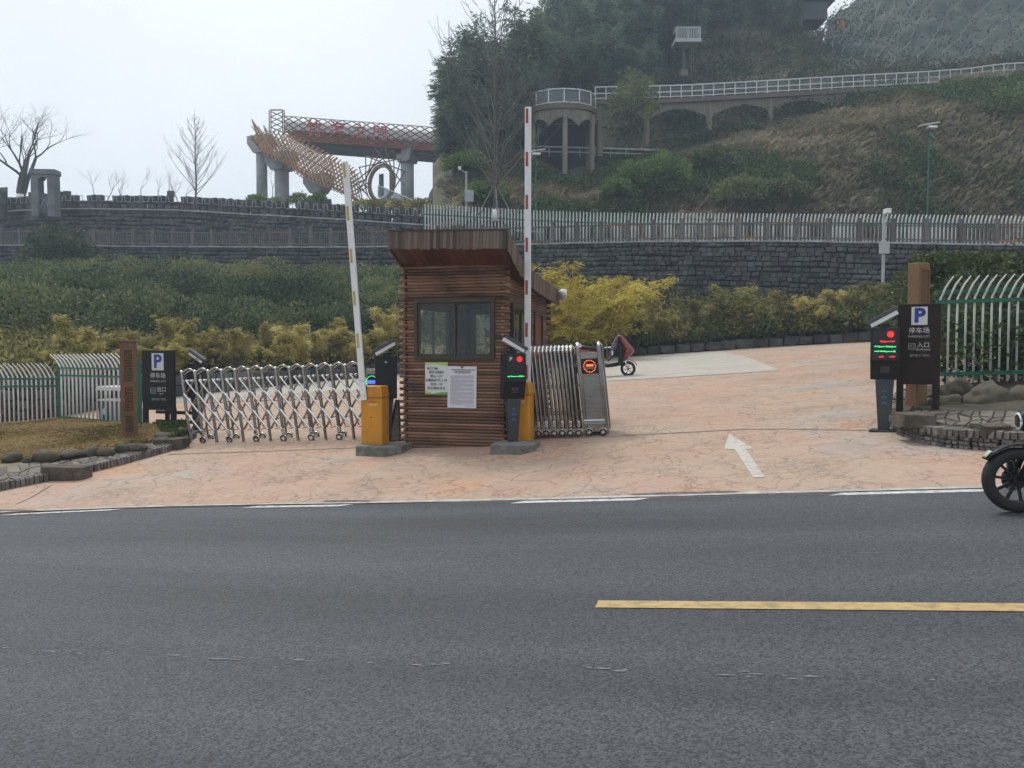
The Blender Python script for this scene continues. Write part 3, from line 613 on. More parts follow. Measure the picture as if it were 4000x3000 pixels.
def window(x0, x1, z0, z1, place, name='window'):
    w = link(name, None, booth); place(w); f = .055
    m = MB().box(x0, x1, -.06, .03, z1 - f, z1).box(x0, x1, -.06, .03, z0, z0 + f).box(x0, x0 + f, -.06, .03, z0 + f, z1 - f).box(x1 - f, x1, -.06, .03, z0 + f, z1 - f); m.build('frame', FRAME, w, bevel=.004)
    xm = (x0 + x1) / 2
    for a, b, y in ((x0 + f, xm + .02, -.02), (xm - .02, x1 - f, .008)):
        g = .04; MB().box(a, b, y - .012, y + .012, z1 - f - g, z1 - f).box(a, b, y - .012, y + .012, z0 + f, z0 + f + g).box(a, a + g, y - .012, y + .012, z0 + f + g, z1 - f - g).box(b - g, b, y - .012, y + .012, z0 + f + g, z1 - f - g).build('sash', FRAME, w)
        MB().box(a + g, b - g, y - .003, y + .003, z0 + f + g, z1 - f - g).build('pane', GLASS, w)
    return w
window(*WF, lambda w: setattr(w, 'location', (0, 0, 0)))
def rw(w): w.location = (HW, 0, 0); w.rotation_euler = (0, 0, math.pi / 2)
window(*WS, rw)
def bw(w): w.location = (0, DP, 0)
window(-.7, .7, 1.2, 2.45, bw)
def lwn(w): w.location = (-HW, 2.8, 0); w.rotation_euler = (0, 0, -math.pi / 2)
window(.5, 2.3, 1.3, 2.45, lwn)
d = MB().box(HW - .05, HW - .01, DS[0] + .05, DS[1] - .05, -.1, DS[3] - .05).build('door', pmat('door_wood', (.16, .055, .025), (.10, .036, .018), (8, 8, 1), .55), booth)
MB().box(HW - .06, HW + .02, DS[0], DS[0] + .05, -.1, DS[3]).box(HW - .06, HW + .02, DS[1] - .05, DS[1], -.1, DS[3]).box(HW - .06, HW + .02, DS[0] + .05, DS[1] - .05, DS[3] - .05, DS[3]).build('frame', FRAME, d)
MB().box(HW + .0, HW + .05, DS[0] + .1, DS[0] + .13, .95, 1.08).build('handle', STEEL, d)
# roof: swooping slab with plank fascia
RP = [(-.58, 3.50), (-.36, 3.42), (-.10, 3.31), (.25, 3.18), (.8, 3.07), (1.6, 2.98), (2.5, 2.92), (3.5, 2.87)]; RX0, RX1, RT = -.91, 1.06, .27
m = MB(); v = []
for y, z in RP:
    v += [(RX0 + .02, y + .02, z), (RX1 - .02, y + .02, z), (RX1 - .02, y + .02, z - RT + .03), (RX0 + .02, y + .02, z - RT + .03)]
fs = [(0, 1, 2, 3), tuple(len(v) - 4 + k for k in (3, 2, 1, 0))]
for i in range(len(RP) - 1):
    for k in range(4): fs.append((4 * i + k, 4 * i + (k + 1) % 4, 4 * i + 4 + (k + 1) % 4, 4 * i + 4 + k))
rf = m.add(v, fs).build('roof', ROOFT, booth); rf.rotation_euler = (0, R(1.7), 0); rf.location = (-.09, 0, 0); rn = random.Random(11)
n = 36
for i in range(n):
    x = RX0 + (RX1 - RX0) * i / n; w = (RX1 - RX0) / n - .004; dz = rn.uniform(-.012, .012)
    stick(rf, 'fascia_board', (x + w / 2, -.575, 3.50 - RT + dz), (x + w / 2, -.575, 3.515), w, FASC, 'box', .024, up=(0, 1, 0))
MB().box(RX0 - .02, RX1 + .02, -.60, -.54, 3.516, 3.535).build('roof_edge', ROOFT, rf)
n = 62; ys = np.linspace(-.56, 3.5, n + 1)
for sx in (RX0 - .012, RX1 + .012):
    for i in range(n):
        y = (ys[i] + ys[i + 1]) / 2; z = lerp([p[0] for p in RP], [p[1] for p in RP], y); w = ys[1] - ys[0] - .004
        stick(rf, 'fascia_board', (sx, y, z - RT - .01 + rn.uniform(-.012, .012)), (sx, y, z + .02), .022, FASC, 'box', w, up=(0, 1, 0))
n = 15
for i in range(n):
    x0 = RX0 + .03 + (RX1 - RX0 - .06) * i / n; w = (RX1 - RX0 - .06) / n - .006; m = MB(); v = []
    pts = [(y + .02, z - RT + .02) for y, z in RP if y < .3]
    for y, z in pts: v += [(x0, y, z), (x0 + w, y, z), (x0 + w, y, z - .012), (x0, y, z - .012)]
    fs = []
    for k in range(len(pts) - 1):
        for j in range(4): fs.append((4 * k + j, 4 * k + (j + 1) % 4, 4 * k + 4 + (j + 1) % 4, 4 * k + 4 + j))
    m.add(v, fs).build('soffit_board', SOFF, rf)
lamp = thing('round_disc', 'round white disc seen through the booth window', 'lamp', booth.matrix_basis @ Vector((.28, 1.4, 2.12)), -YAW); 
# matrix_basis of an unparented object is ready before the first depsgraph update
MB().lathe([(.0, -.05), (.13, -.045), (.16, -.02), (.16, .02), (.10, .05)], axis='y', n=24, cap=False).build('shade', WHITE, lamp, True); MB().lathe([(.012, 0), (.012, .78)], c=(0, 0, .1)).build('drop_rod', FRAME, lamp)  # plain white disc on a rod, no emission
bx = thing('wall_cabinet', 'pale box hanging inside the booth behind the left pane', 'cabinet', booth.matrix_basis @ Vector((-.12, 2.9, 1.9)), -YAW)
MB().box(-.2, .2, -.1, .1, 0, .42).build('case', pmat('pale_box', (.45, .42, .38)), bx, bevel=.01); MB().box(-.18, .18, -.115, -.101, .02, .40).build('cover', pmat('pale_box_cover', (.5, .47, .43)), bx)
# dome camera / floodlight at the back corner
fl = thing('dome_camera', 'white dome camera fixed under the rear right corner of the booth roof', 'camera', booth.matrix_basis @ Vector((1.18, 3.35, 2.72)), -YAW)
MB().lathe([(.02, .14), (.05, .14), (.07, .1), (.075, .02)], n=16).build('mount', WHITE, fl, True); MB().lathe([(.075, .02), (.07, -.04), (.045, -.075), (.0, -.085)], n=16, cap=False).build('dome', pmat('grey_dome', (.35, .36, .38), None, 5, .2), fl, True); MB().box(-.14, -.05, -.02, .02, .08, .12).build('arm', WHITE, fl)
# notices on the front wall
def notice(name, label, x0, x1, z0, z1, mat, tilt=0.):
    o = thing(name, label, 'notice', booth.matrix_basis @ Vector(((x0 + x1) / 2, -.036, (z0 + z1) / 2)), -YAW); o.rotation_euler = (0, tilt, -YAW)
    w, h = (x1 - x0) / 2, (z1 - z0) / 2; MB().box(-w, w, -.004, .0, -h, h).build('sheet', mat, o); return o, w, h
K = .00427
def bxz(px, py): return (px - 1778) * K, (1370 - py) * K + 1.62
x0, z1 = bxz(1662, 1415); x1, z0 = bxz(1756, 1542)
po, w, h = notice('notice_poster', 'notice with green waves at top and bottom and large Chinese lettering, left on booth wall', x0, x1, z0, z1, PAPERG)
for i, sx in enumerate(('景区闭园后', '禁止入内', '如翻越护栏入内', '造成一切', '安全事故自负')): lettering(po, sx, .054, INK, 0, -.0065, h * .38 - i * .067, .0)
MB().prism([(-w, h), (w, h), (w, h * .74), (w * .3, h * .86), (-w * .5, h * .9), (-w, h * .87)], -.0055, -.0045).build('green_band', PLIME, po)
MB().prism([(-w, -h), (w, -h), (w, -h * .84), (w * .4, -h * .84), (-w * .3, -h * .93), (-w, -h * .9)], -.0055, -.0045).build('green_band', PGREEN, po)
MB().prism([(-w, -h * .9), (-w * .3, -h * .93), (-w * .6, -h * .85), (-w, -h * .76)], -.0065, -.0057).build('lime_band', PLIME, po)
MB().box(-w * .8, w * .12, -.0055, -.0045, h * .56, h * .68).build('heading_bar', INK, po, bevel=.002)
MB().box(-w * .66, -w * .08, -.0068, -.0057, h * .6, h * .64).build('heading_text', SIGNW, po)
MB().prism([(-w * .78, h * .80), (-w * .6, h * .86), (-w * .45, h * .80), (-w * .6, h * .825)], -.0055, -.0045).build('emblem', INKG, po)
x0, z1 = bxz(1755, 1430); x1, z0 = bxz(1873, 1592)
po, w, h = notice('printed_notice', 'white sheet densely printed with small text, taped to the booth wall right of the poster', x0, x1, z0, z1, PAPER, .012); rn = random.Random(2)
m = MB()
for i, (a, b) in enumerate(((-.72, .88), (-.55, .58), (-.48, .5))):
    x = a * w
    while x < b * w: L = rn.uniform(.012, .022); m.box(x, x + L, -.0055, -.0045, h * (.83 - i * .075) - .007, h * (.83 - i * .075) + .007); x += L + .004
m.build('heading_text', INK, po); m = MB(); z = h * .55; i = 0
while z > -h * .86:
    x = -w * (.82 if i % 5 else .7); xe = w * (.82 if i % 5 != 4 else rn.uniform(-.4, .4))
    while x < xe: L = rn.uniform(.01, .05); m.box(x, min(x + L, xe), -.0055, -.0045, z - .0026, z + .0026); x += L + rn.uniform(.002, .008)
    z -= .0137; i += 1
m.build('body_text', INKG, po); m = MB().box(w * .3, w * .82, -.0055, -.0045, -h * .91, -h * .9); m.build('signature_text', INKG, po)
MB().lathe([(.028, -.012), (.026, -.0), ], c=(0, 0, h * .97), axis='y', n=16).build('magnet', pmat('red_badge', (.25, .09, .06), (.3, .26, .12), 60, .5), po)
# ------------------------------------------------------------ barriers
def plinth(px0, px1, py, depth, h, label):
    a, b = G(px0, py), G(px1, py); c = (a + b) / 2; w = (b - a).length / 2
    o = MB().prism([(-w, -depth * .35), (w * .55, -depth * .5), (w, -depth * .15), (w, depth * .5), (-w, depth * .5)], -.15, h, 'xy').build('plinth', PLINTH, None, bevel=.015)
    o.location = c + Vector((0, depth * .35, 0)); o.rotation_euler = (0, 0, -YAW); return tag(o, label, 'plinth'), c
pl1, c1 = plinth(1405, 1570, 1782, .75, .16, 'grey concrete plinth under the left barrier, by the exit lane')
pl2, c2 = plinth(1937, 2090, 1775, .75, .15, 'grey concrete plinth under the right barrier and ticket terminal')
def barrier(label, base, arm_p0, arm_p1, side, stripe, nstripe):
    b = thing('barrier', label, 'barrier', base, -YAW); w, d, h = .19, .15, .98
    MB().prism([(-w, -d), (w * .92, -d), (w, -d * .8), (w, d), (-w, d)], .0, h * .80, 'xy').build('cabinet', YCAB, b, bevel=.018, seg=3)
    MB().prism([(-w - .006, h * .80), (w + .006, h * .80), (w + .006, h * .84), (w * .90, h), (-w * .90, h), (-w - .006, h * .84)], -d - .006, d + .006).build('lid', YCAB, b, bevel=.02, seg=3)
    MB().box(-w - .01, w + .01, -d - .01, d + .01, h * .795, h * .805).build('seam', pmat('yellow_seam', (.45, .19, .012)), b)
    MB().box(-w * .82, w * .74, -d - .004, -d + .004, h * .05, h * .60).build('door_panel', YCAB, b, bevel=.003)
    MB().lathe([(.012, -d - .012), (.012, -d)], c=(.0, 0, .46), axis='y', n=12).build('lock', DGREY, b)
    MB().box(w * -.2, w * .55, -d - .004, -d + .002, h * .66, h * .73).build('warning_label', pmat('label_cream', (.62, .42, .12)), b); MB().box(w * -.2, w * .55, -d - .006, -d - .0045, h * .71, h * .74).build('warning_label_bar', pmat('label_red', (.55, .1, .03)), b)
    MB().box(-w - .03, w + .03, -d - .03, d + .03, -.012, .0).build('base_plate', DGREY, b)
    yo = (-d - .05) if side < 0 else (d + .05); p0, p1 = Vector((*arm_p0, 0)), Vector((*arm_p1, 0)); p0 = Vector((arm_p0[0], yo, arm_p0[1])); p1 = Vector((arm_p1[0], yo, arm_p1[1]))
    arm = MB().bar(p0, p1, .046, .105, up=(1, 0, 0)).build('boom_arm', WHITE, b, bevel=.01); dv = (p1 - p0); L = dv.length; dv /= L
    for k in range(nstripe):
        q = p1 - dv * (.03 + k * .70); 
        if (q - p0).dot(dv) < .6: break
        MB().bar(q + Vector((-.012, -.026, 0)), q - dv * .235 + Vector((-.012, -.026, 0)), .003, .042, up=(1, 0, 0)).build('reflective_stripe', stripe, arm)
    MB().lathe([(.06, yo + (.02 if side < 0 else -.02)), (.06, yo - (.0 if side < 0 else 0) + (.06 if side < 0 else -.06))], c=(p0.x + dv.x * .2, 0, p0.z + dv.z * .2), axis='y', n=14).build('hub', DGREY, arm)
    for a in (.08, .32):
        for s_ in (-.03, .03): MB().lathe([(.008, yo - .032), (.008, yo - .022)], c=(p0.x + dv.x * a + s_, 0, p0.z + dv.z * a), axis='y', n=8).build('bolt', DGREY, arm)
    return b
YST = pmat('yellow_reflector', (.55, .36, .09)); RST = pmat('red_reflector', (.42, .055, .03))
b1 = G(1466, 1745); b1 = P(1466, 1734, 13.35); kk = 13.2 / F
barrier('yellow barrier by the exit lane, raised white arm with yellow stripes leaning left', b1, ((1440 - 1466) * kk, (1734 - 1558) * kk), ((1369 - 1466) * kk, (1734 - 655) * kk + .1), -1, YST, 7)
b2 = P(2034, 1726, 13.1); kk = 13.2 / F
barrier('yellow barrier by the entrance, upright white arm with red stripes', b2, ((2049 - 2034) * kk, .55), ((2051 - 2034) * kk, (1726 - 447) * kk + .08), 1, RST, 7)
# ------------------------------------------------------------ plate-reading terminals
def terminal(label, base, rz, k=1., lines=(), hood_dir=1, circle=True, P_mark=False):
    t = thing('ticket_terminal', label, 'terminal', base, rz); s = k
    MB().prism([(-.19 * s, -.12 * s), (.19 * s, -.12 * s), (.16 * s, .12 * s), (-.16 * s, .12 * s)], 0, .035, 'xy').build('base_flange', DGREY, t, bevel=.01)
    v = []
    for z, a, b in ((.035, .075, .05), (.74, .12, .06)): v += [(-a * s, -b * s, z * s), (a * s, -b * s, z * s), (a * s, b * s, z * s), (-a * s, b * s, z * s)]
    MB().add(v, [(0, 1, 2, 3), (4, 5, 6, 7), (0, 1, 5, 4), (1, 2, 6, 5), (2, 3, 7, 6), (3, 0, 4, 7)]).build('pillar', DGREY, t, bevel=.008)
    bd = MB().prism([(-.115 * s, .98 * s), (-.135 * s, 1.0 * s), (-.115 * s, 1.46 * s), (.07 * s, 1.47 * s), (.10 * s, .735 * s), (-.04 * s, .735 * s)], -.185 * s, .185 * s, 'yz').build('body', BLACK, t, bevel=.012, seg=3)
    yf = lambda z: -.135 * s + (z - 1.0 * s) / (.46 * s) * .02 * s - .003
    def onface(name, x0, x1, z0, z1, mat, pr=.004):
        return MB().add([(x0, yf(z0) - pr, z0), (x1, yf(z0) - pr, z0), (x1, yf(z1) - pr, z1), (x0, yf(z1) - pr, z1), (x0, yf(z0) + .006, z0), (x1, yf(z0) + .006, z0), (x1, yf(z1) + .006, z1), (x0, yf(z1) + .006, z1)], [(0, 1, 2, 3), (4, 5, 6, 7), (0, 1, 5, 4), (1, 2, 6, 5), (2, 3, 7, 6), (3, 0, 4, 7)]).build(name, mat, bd)
    onface('screen', -.15 * s, .15 * s, 1.02 * s, 1.43 * s, LEDD, .002)
    rn = random.Random(hash(label) % 97 if False else len(label))
    for z, mt, a, b in lines:
        m = MB(); x = a * s
        while x < b * s:
            L = rn.uniform(.012, .03) * s; hh = rn.choice((.010, .014, .018)) * s; zz = z * s + rn.uniform(-.004, .004)
            m.box(x, x + L, yf(zz) - .007, yf(zz) - .0045, zz - hh / 2, zz + hh / 2); x += L + rn.uniform(.004, .012) * s
        m.build('display_text', mt, bd)
    if circle: MB().lathe([(.042 * s, yf(1.37 * s) - .012), (.042 * s, yf(1.37 * s) - .004)], c=(.07 * s, 0, 1.37 * s), axis='y', n=20).build('red_light', LEDR, bd)
    if P_mark: lettering(bd, 'P', .09 * s, SIGNW, -.075 * s, yf(1.37 * s) - .008, 1.37 * s, .002)
    m = MB()
    for i in range(4):
        for j in range(3): m.box((-.045 + i * .03) * s, (-.033 + i * .03) * s, -.098 * s - j * .014 * s + .0, -.08 * s - j * .014 * s, (.90 - .03 * j) * s, (.912 - .03 * j) * s)
    v = m.v; m.v = [(x, -.083 * s - (z - .84 * s) * .36 - .006 if y < -.08 * s - .0 else -.05 * s, z) for x, y, z in v]; m.build('speaker_grille', SIGNG, bd)
    for j in range(3):
        z = .60 - j * .085; yy = -(.05 + (.06 - .05) * (z - .035) / .705) * s - .006
        MB().prism([(-.03 * s, (z - .03) * s), (0, z * s), (.03 * s, (z - .03) * s), (.03 * s, (z - .045) * s), (0, (z - .015) * s), (-.03 * s, (z - .045) * s)], yy, yy + .004).build('chevron', CHEV, t)
    cm = link('plate_camera', None, t); cm.location = (0, .0, 1.56 * s); cm.rotation_euler = (R(24) if False else 0, R(30) * hood_dir, 0)
    MB().box(-.20 * s, .19 * s, -.055 * s, .055 * s, .0, .07 * s).build('housing', WHITE, cm, bevel=.01); MB().prism([(-.07 * s, .06 * s), (.07 * s, .06 * s), (.06 * s, .115 * s), (-.06 * s, .115 * s)], -.215 * s, .22 * s, 'yz').build('sun_shield', DGREY, cm, bevel=.008)
    e = .205 * s * hood_dir; MB().box(min(e, e - .02 * hood_dir), max(e, e - .02 * hood_dir), -.05 * s, .05 * s, .005, .062 * s).build('lens_front', BLACK, cm)
    MB().box(-.05 * s, .05 * s, -.04 * s, .04 * s, 1.45 * s, 1.52 * s).build('camera_bracket', BLACK, t); MB().tube([(-.06 * s, .02, 1.46 * s), (-.10 * s, .05, 1.53 * s), (-.04 * s, .06, 1.58 * s)], .009, 6).build('cable', RUBBER, t, True)
    return t
def ln(*a): return a
t2 = P(2003, 1737, 12.75); terminal('black terminal with red dot and a single green display line, right front corner of booth', t2, R(18), 1.0, [(1.10, LEDG, -.13, .13)], 1, True, True)
t3 = G(3452, 1686); terminal('black terminal with red and green display lines beside the entrance sign', t3, R(-28), 1.02, [(1.27, LEDR, -.06, .12), (1.20, LEDG, -.13, .13), (1.13, LEDG, -.13, .13), (1.06, LEDR, -.07, -.02), (1.06, LEDR, .06, .12)], -1)
t1 = P(1510, 1722, 13.75); o = terminal('black terminal seen from behind, standing between left barrier and booth', t1, R(180) + R(8), 1.0, [(1.2, LEDG, -.1, .1)], 1)
MB().lathe([(.02, .0), (.02, .008)], c=(0, .098, 1.36), axis='y', n=14).build('key_lock', CHROME, o)
t4 = G(772, 1690); terminal('black terminal half hidden behind the exit sign and folding gate', t4, R(160), 1.0, [], -1)
bd = thing('leaning_board', 'dark narrow board leaning beside the booth behind the left terminal', 'board', P(1545, 1722, 14.2), -YAW)
MB().add([(-.14, 0, 0), (.10, 0, 0), (.02, .12, .72), (-.03, .12, .72), (-.14, .02, 0), (.10, .02, 0), (.02, .14, .72), (-.03, .14, .72)], [(0, 1, 2, 3), (4, 5, 6, 7), (0, 1, 5, 4), (1, 2, 6, 5), (2, 3, 7, 6), (3, 0, 4, 7)]).build('board', pmat('grey_board', (.09, .08, .07), (.14, .12, .1), 9, .8), bd)
MB().bar((-.14, -.01, 0), (-.03, .11, .73), .025).bar((.10, -.01, 0), (.02, .11, .73), .025).build('edge_rail', SIGNR, bd)
# ------------------------------------------------------------ folding gates
def wheel(parent, c, r, w=.04, n=18):
    t = MB().lathe([(r * .62, -w / 2), (r * .95, -w / 2), (r, -w / 4), (r, w / 4), (r * .95, w / 2), (r * .62, w / 2)], c=c, axis='y', n=n, cap=False).build('wheel', RUBBER, parent, True)
    m = MB(); m.lathe([(r * .2, -w * .52), (r * .2, w * .5)], c=c, axis='y', n=10)
    for k in range(5): a = 2 * math.pi * k / 5; m.bar((c[0], c[1] - w * .3, c[2]), (c[0] + math.cos(a) * r * .66, c[1] - w * .3, c[2] + math.sin(a) * r * .66), r * .22, w * .3, up=(0, 1, 0))
    m.lathe([(r * .66, -w * .45), (r * .66, w * .45)], c=c, axis='y', n=n, cap=False); m.build('rim', CHROME, t); return t
def fender(parent, c, r):
    m = MB(); v = []; n = 8
    for i in range(n + 1):
        a = R(10) + R(160) * i / n
        for y in (-.032, .032): v.append((c[0] + math.cos(a) * r * 1.16, c[1] + y, c[2] + math.sin(a) * r * 1.16))
    m.add(v, [(2 * i, 2 * i + 1, 2 * i + 3, 2 * i + 2) for i in range(n)]); o = m.build('wheel_cover', CHROME, parent, True); s = o.modifiers.new('s', 'SOLIDIFY'); s.thickness = .006
gl, gr = G(738, 1732), G(1432, 1716); dv = gr - gl; GL = math.hypot(dv.x, dv.y); grz = math.atan2(dv.y, dv.x); gs = dv.z / GL
gate = thing('folding_gate', 'extended stainless steel folding gate closing the exit lane', 'gate', gl, grz); NP = 14; gp = GL / (NP - 1); LEAN = -.125; GH = 1.40
def gpt(x, y, z): return Vector((x + LEAN * (z - .3), y, gs * x + z))
for i in range(NP):
    x = i * gp; fr = stick(gate, 'post', gpt(x, 0, .05 if i % 2 else .02), gpt(x, 0, GH - .05), .030, STEEL)
    MB().lathe([(.026, 0), (.03, .02), (.026, .045), (.0, .055)], c=gpt(x, 0, GH - .05), n=12, cap=False).build('post_cap', CHROME, gate, True)
    if i % 2 == 0: stick(gate, 'post', gpt(x + gp * .45, .42, .05), gpt(x + gp * .45, .42, GH - .1), .020, STEEL)
    if i % 2 == 1:
        c = gpt(x, -.02, .06); wheel(gate, tuple(c), .062); fender(gate, tuple(c), .062); MB().box(c.x - .03, c.x + .03, c.y - .045, c.y - .02, c.z + .10, c.z + .19).build('wheel_bracket', CHROME, gate, bevel=.008)
        c = gpt(x - gp * .35, .42, .06); wheel(gate, tuple(c), .062); fender(gate, tuple(c), .062)
    if i < NP - 1:
        m = MB(); pts = []
        for k in range(9): f = k / 8; pts.append(gpt(x + gp * f, .0 + .05 * math.sin(f * math.pi), GH - .06 + .085 * math.sin(f * math.pi)))
        m.tube(pts, .017, 8).build('arch', STEEL, gate, True)
        m = MB(); m.tube([p + Vector((0, .09, -.03)) for p in pts], .012, 8).build('arch', STEEL, gate, True)
        for (za, zb) in ((.96, .60), (.60, .24)):
            stick(gate, 'lattice_bar', gpt(x + .01, -.035, za), gpt(x + gp - .01, -.035, zb), .020, CHROME, 'cyl', .012); stick(gate, 'lattice_bar', gpt(x + .01, .06, zb), gpt(x + gp - .01, .06, za), .020, STEEL, 'cyl', .012)
        stick(gate, 'lattice_bar', gpt(x + gp * .35, -.035, 1.20), gpt(x + gp, -.035, .94), .016, CHROME); stick(gate, 'lattice_bar', gpt(x, .06, .94), gpt(x + gp * .7, .06, 1.20), .016, STEEL)
        stick(gate, 'lattice_bar', gpt(x + gp * .1, .36, .92), gpt(x + gp * .95, .36, .24), .013, STEEL)
        for zz in (.94, .60, .24): stick(gate, 'cross_rod', gpt(x + gp * .5, -.03, zz - .18 if zz > .3 else zz), gpt(x + gp * .5, .42, zz - .18 if zz > .3 else zz), .009, STEEL)
        for q in ((x + gp * .35, 1.20), (x + gp * .7, 1.20)): MB().lathe([(.0, -.045), (.022, -.04), (.022, .03)], c=gpt(q[0], 0, q[1]), axis='y', n=10, cap=False).build('hinge_cap', CHROME, gate, True)
hd = link('drive_head', None, gate); hx = GL + .02; MB().box(hx, hx + .36, -.06, .46, gs * hx + .05, gs * hx + 1.30).build('casing', STEEL, hd, bevel=.01)
MB().box(hx + .03, hx + .33, -.075, -.061, gs * hx + .92, gs * hx + 1.2).build('screen', LEDD, hd)
for k in range(20): a = 2 * math.pi * k / 20; MB().lathe([(.009, -.083), (.009, -.076)], c=(hx + .12 + .11 * math.cos(a), 0, gs * hx + 1.06 + .11 * math.sin(a)), axis='y', n=8).build('green_led', LEDG, hd)
MB().box(hx + .03, hx + .20, -.083, -.076, gs * hx + 1.03, gs * hx + 1.09).build('display_text', LEDB, hd)
# the retracted gate at the entrance
gl, gr = P(2078, 1706, 13.45), G(2385, 1698); gr.y -= .1; dv = gr - gl; GL2 = math.hypot(dv.x, dv.y); grz = math.atan2(dv.y, dv.x); gs = dv.z / GL2; GH = 1.50; LEAN = -.105
gate2 = thing('folding_gate', 'retracted stainless steel folding gate packed beside the booth, red lit ring on its drive head', 'gate', gl, grz); NP2 = 12; gp = .068
for i in range(NP2):
    x = .02 + i * gp
    for y in (-.0, .42):
        m = MB(); v = []
        stick(gate2, 'post', gpt(x, y, .08), gpt(x, y, GH - .12), .026, STEEL, 'cyl', .022)
    m = MB(); m.tube([gpt(x, 0, GH - .12), gpt(x, .0, GH - .06), gpt(x, .06, GH - .01), gpt(x, .21, GH + .02), gpt(x, .36, GH - .01), gpt(x, .42, GH - .06), gpt(x, .42, GH - .12)], .024, 8).build('arch', CHROME, gate2, True)
    for z in (.35, .8, 1.15): stick(gate2, 'lattice_bar', gpt(x, .03, z), gpt(x + gp, .39, z + .05), .011, STEEL)
    if i % 2 == 1:
        c = gpt(x, -.03, .058); wheel(gate2, tuple(c), .056); fender(gate2, tuple(c), .056); MB().box(c.x - .028, c.x + .028, c.y - .035, c.y - .01, c.z + .1, c.z + .2).build('wheel_bracket', CHROME, gate2, bevel=.008)
hd = link('drive_head', None, gate2); hx = .02 + NP2 * gp + .02; HWD = .42
def hbox(x0, x1, y0, y1, z0, z1, name, mat, par, bev=0.):
    v = [gpt(x, y, z) for z in (z0, z1) for x, y in ((x0, y0), (x1, y0), (x1, y1), (x0, y1))]
    return MB().add(v, [(0, 3, 2, 1), (4, 5, 6, 7), (0, 1, 5, 4), (1, 2, 6, 5), (2, 3, 7, 6), (3, 0, 4, 7)]).build(name, mat, par, bevel=bev)
SM = pmat('brushed_panel', (.40, .37, .33), (.33, .30, .27), (3, 3, 30), .22, metal=1., dirt=((.28, .22, .15), 5, .35))
hbox(hx + .02, hx + HWD - .02, .03, .47, .07, GH - .12, 'casing', SM, hd, .006)
for x0, x1 in ((hx - .005, hx + .065), (hx + HWD - .075, hx + HWD)): hbox(x0, x1, -.02, .05, .07, GH - .02, 'corner_post', STEEL, hd, .012)
hbox(hx + HWD - .06, hx + HWD, .42, .49, .07, GH - .02, 'corner_post', STEEL, hd, .012)
for x0 in (hx - .005, hx + HWD - .075): MB().tube([gpt(x0 + .035, -.01, GH - .03), gpt(x0 + .035, .02, GH + .02), gpt(x0 + .035, .22, GH + .05), gpt(x0 + .035, .45, GH)], .03, 8).build('top_rail', CHROME, hd, True)
hbox(hx + .066, hx + HWD - .076, -.005, .03, GH - .22, GH - .17, 'panel_rail', STEEL, hd, .005)
hbox(hx + .066, hx + HWD - .076, .0, .03, GH - .47, GH - .22, 'screen', LEDD, hd)
cx, cz = hx + .205, GH - .345
for k in range(22):
    a = 2 * math.pi * k / 22; q = gpt(cx + .098 * math.cos(a), -.012, cz + .098 * math.sin(a)); MB().lathe([(.008, -.004), (.008, .008)], c=q, axis='y', n=8).build('red_led', LEDO, hd)
MB().lathe([(.092, .0), (.092, .009), (.082, .009), (.082, .0)], c=gpt(cx, -.006, cz), axis='y', n=32, cap=False).build('ring', pmat('dim_red_ring', (.25, .03, .02), None, 5, .3), hd)
hbox(cx - .055, cx + .06, -.012, -.004, cz - .0, cz + .032, 'display_text', LEDO, hd); hbox(cx - .07, cx + .07, -.009, -.003, cz - .05, cz - .004, 'display_plate', pmat('grey_plate', (.16, .16, .13)), hd)
hbox(hx + .01, hx + HWD - .05, -.03, .0, .20, .27, 'bumper', CHROME, hd, .012)
for x in (hx + .09, hx + HWD - .10): c = gpt(x, -.03, .062); wheel(gate2, tuple(c), .06); fender(gate2, tuple(c), .06)
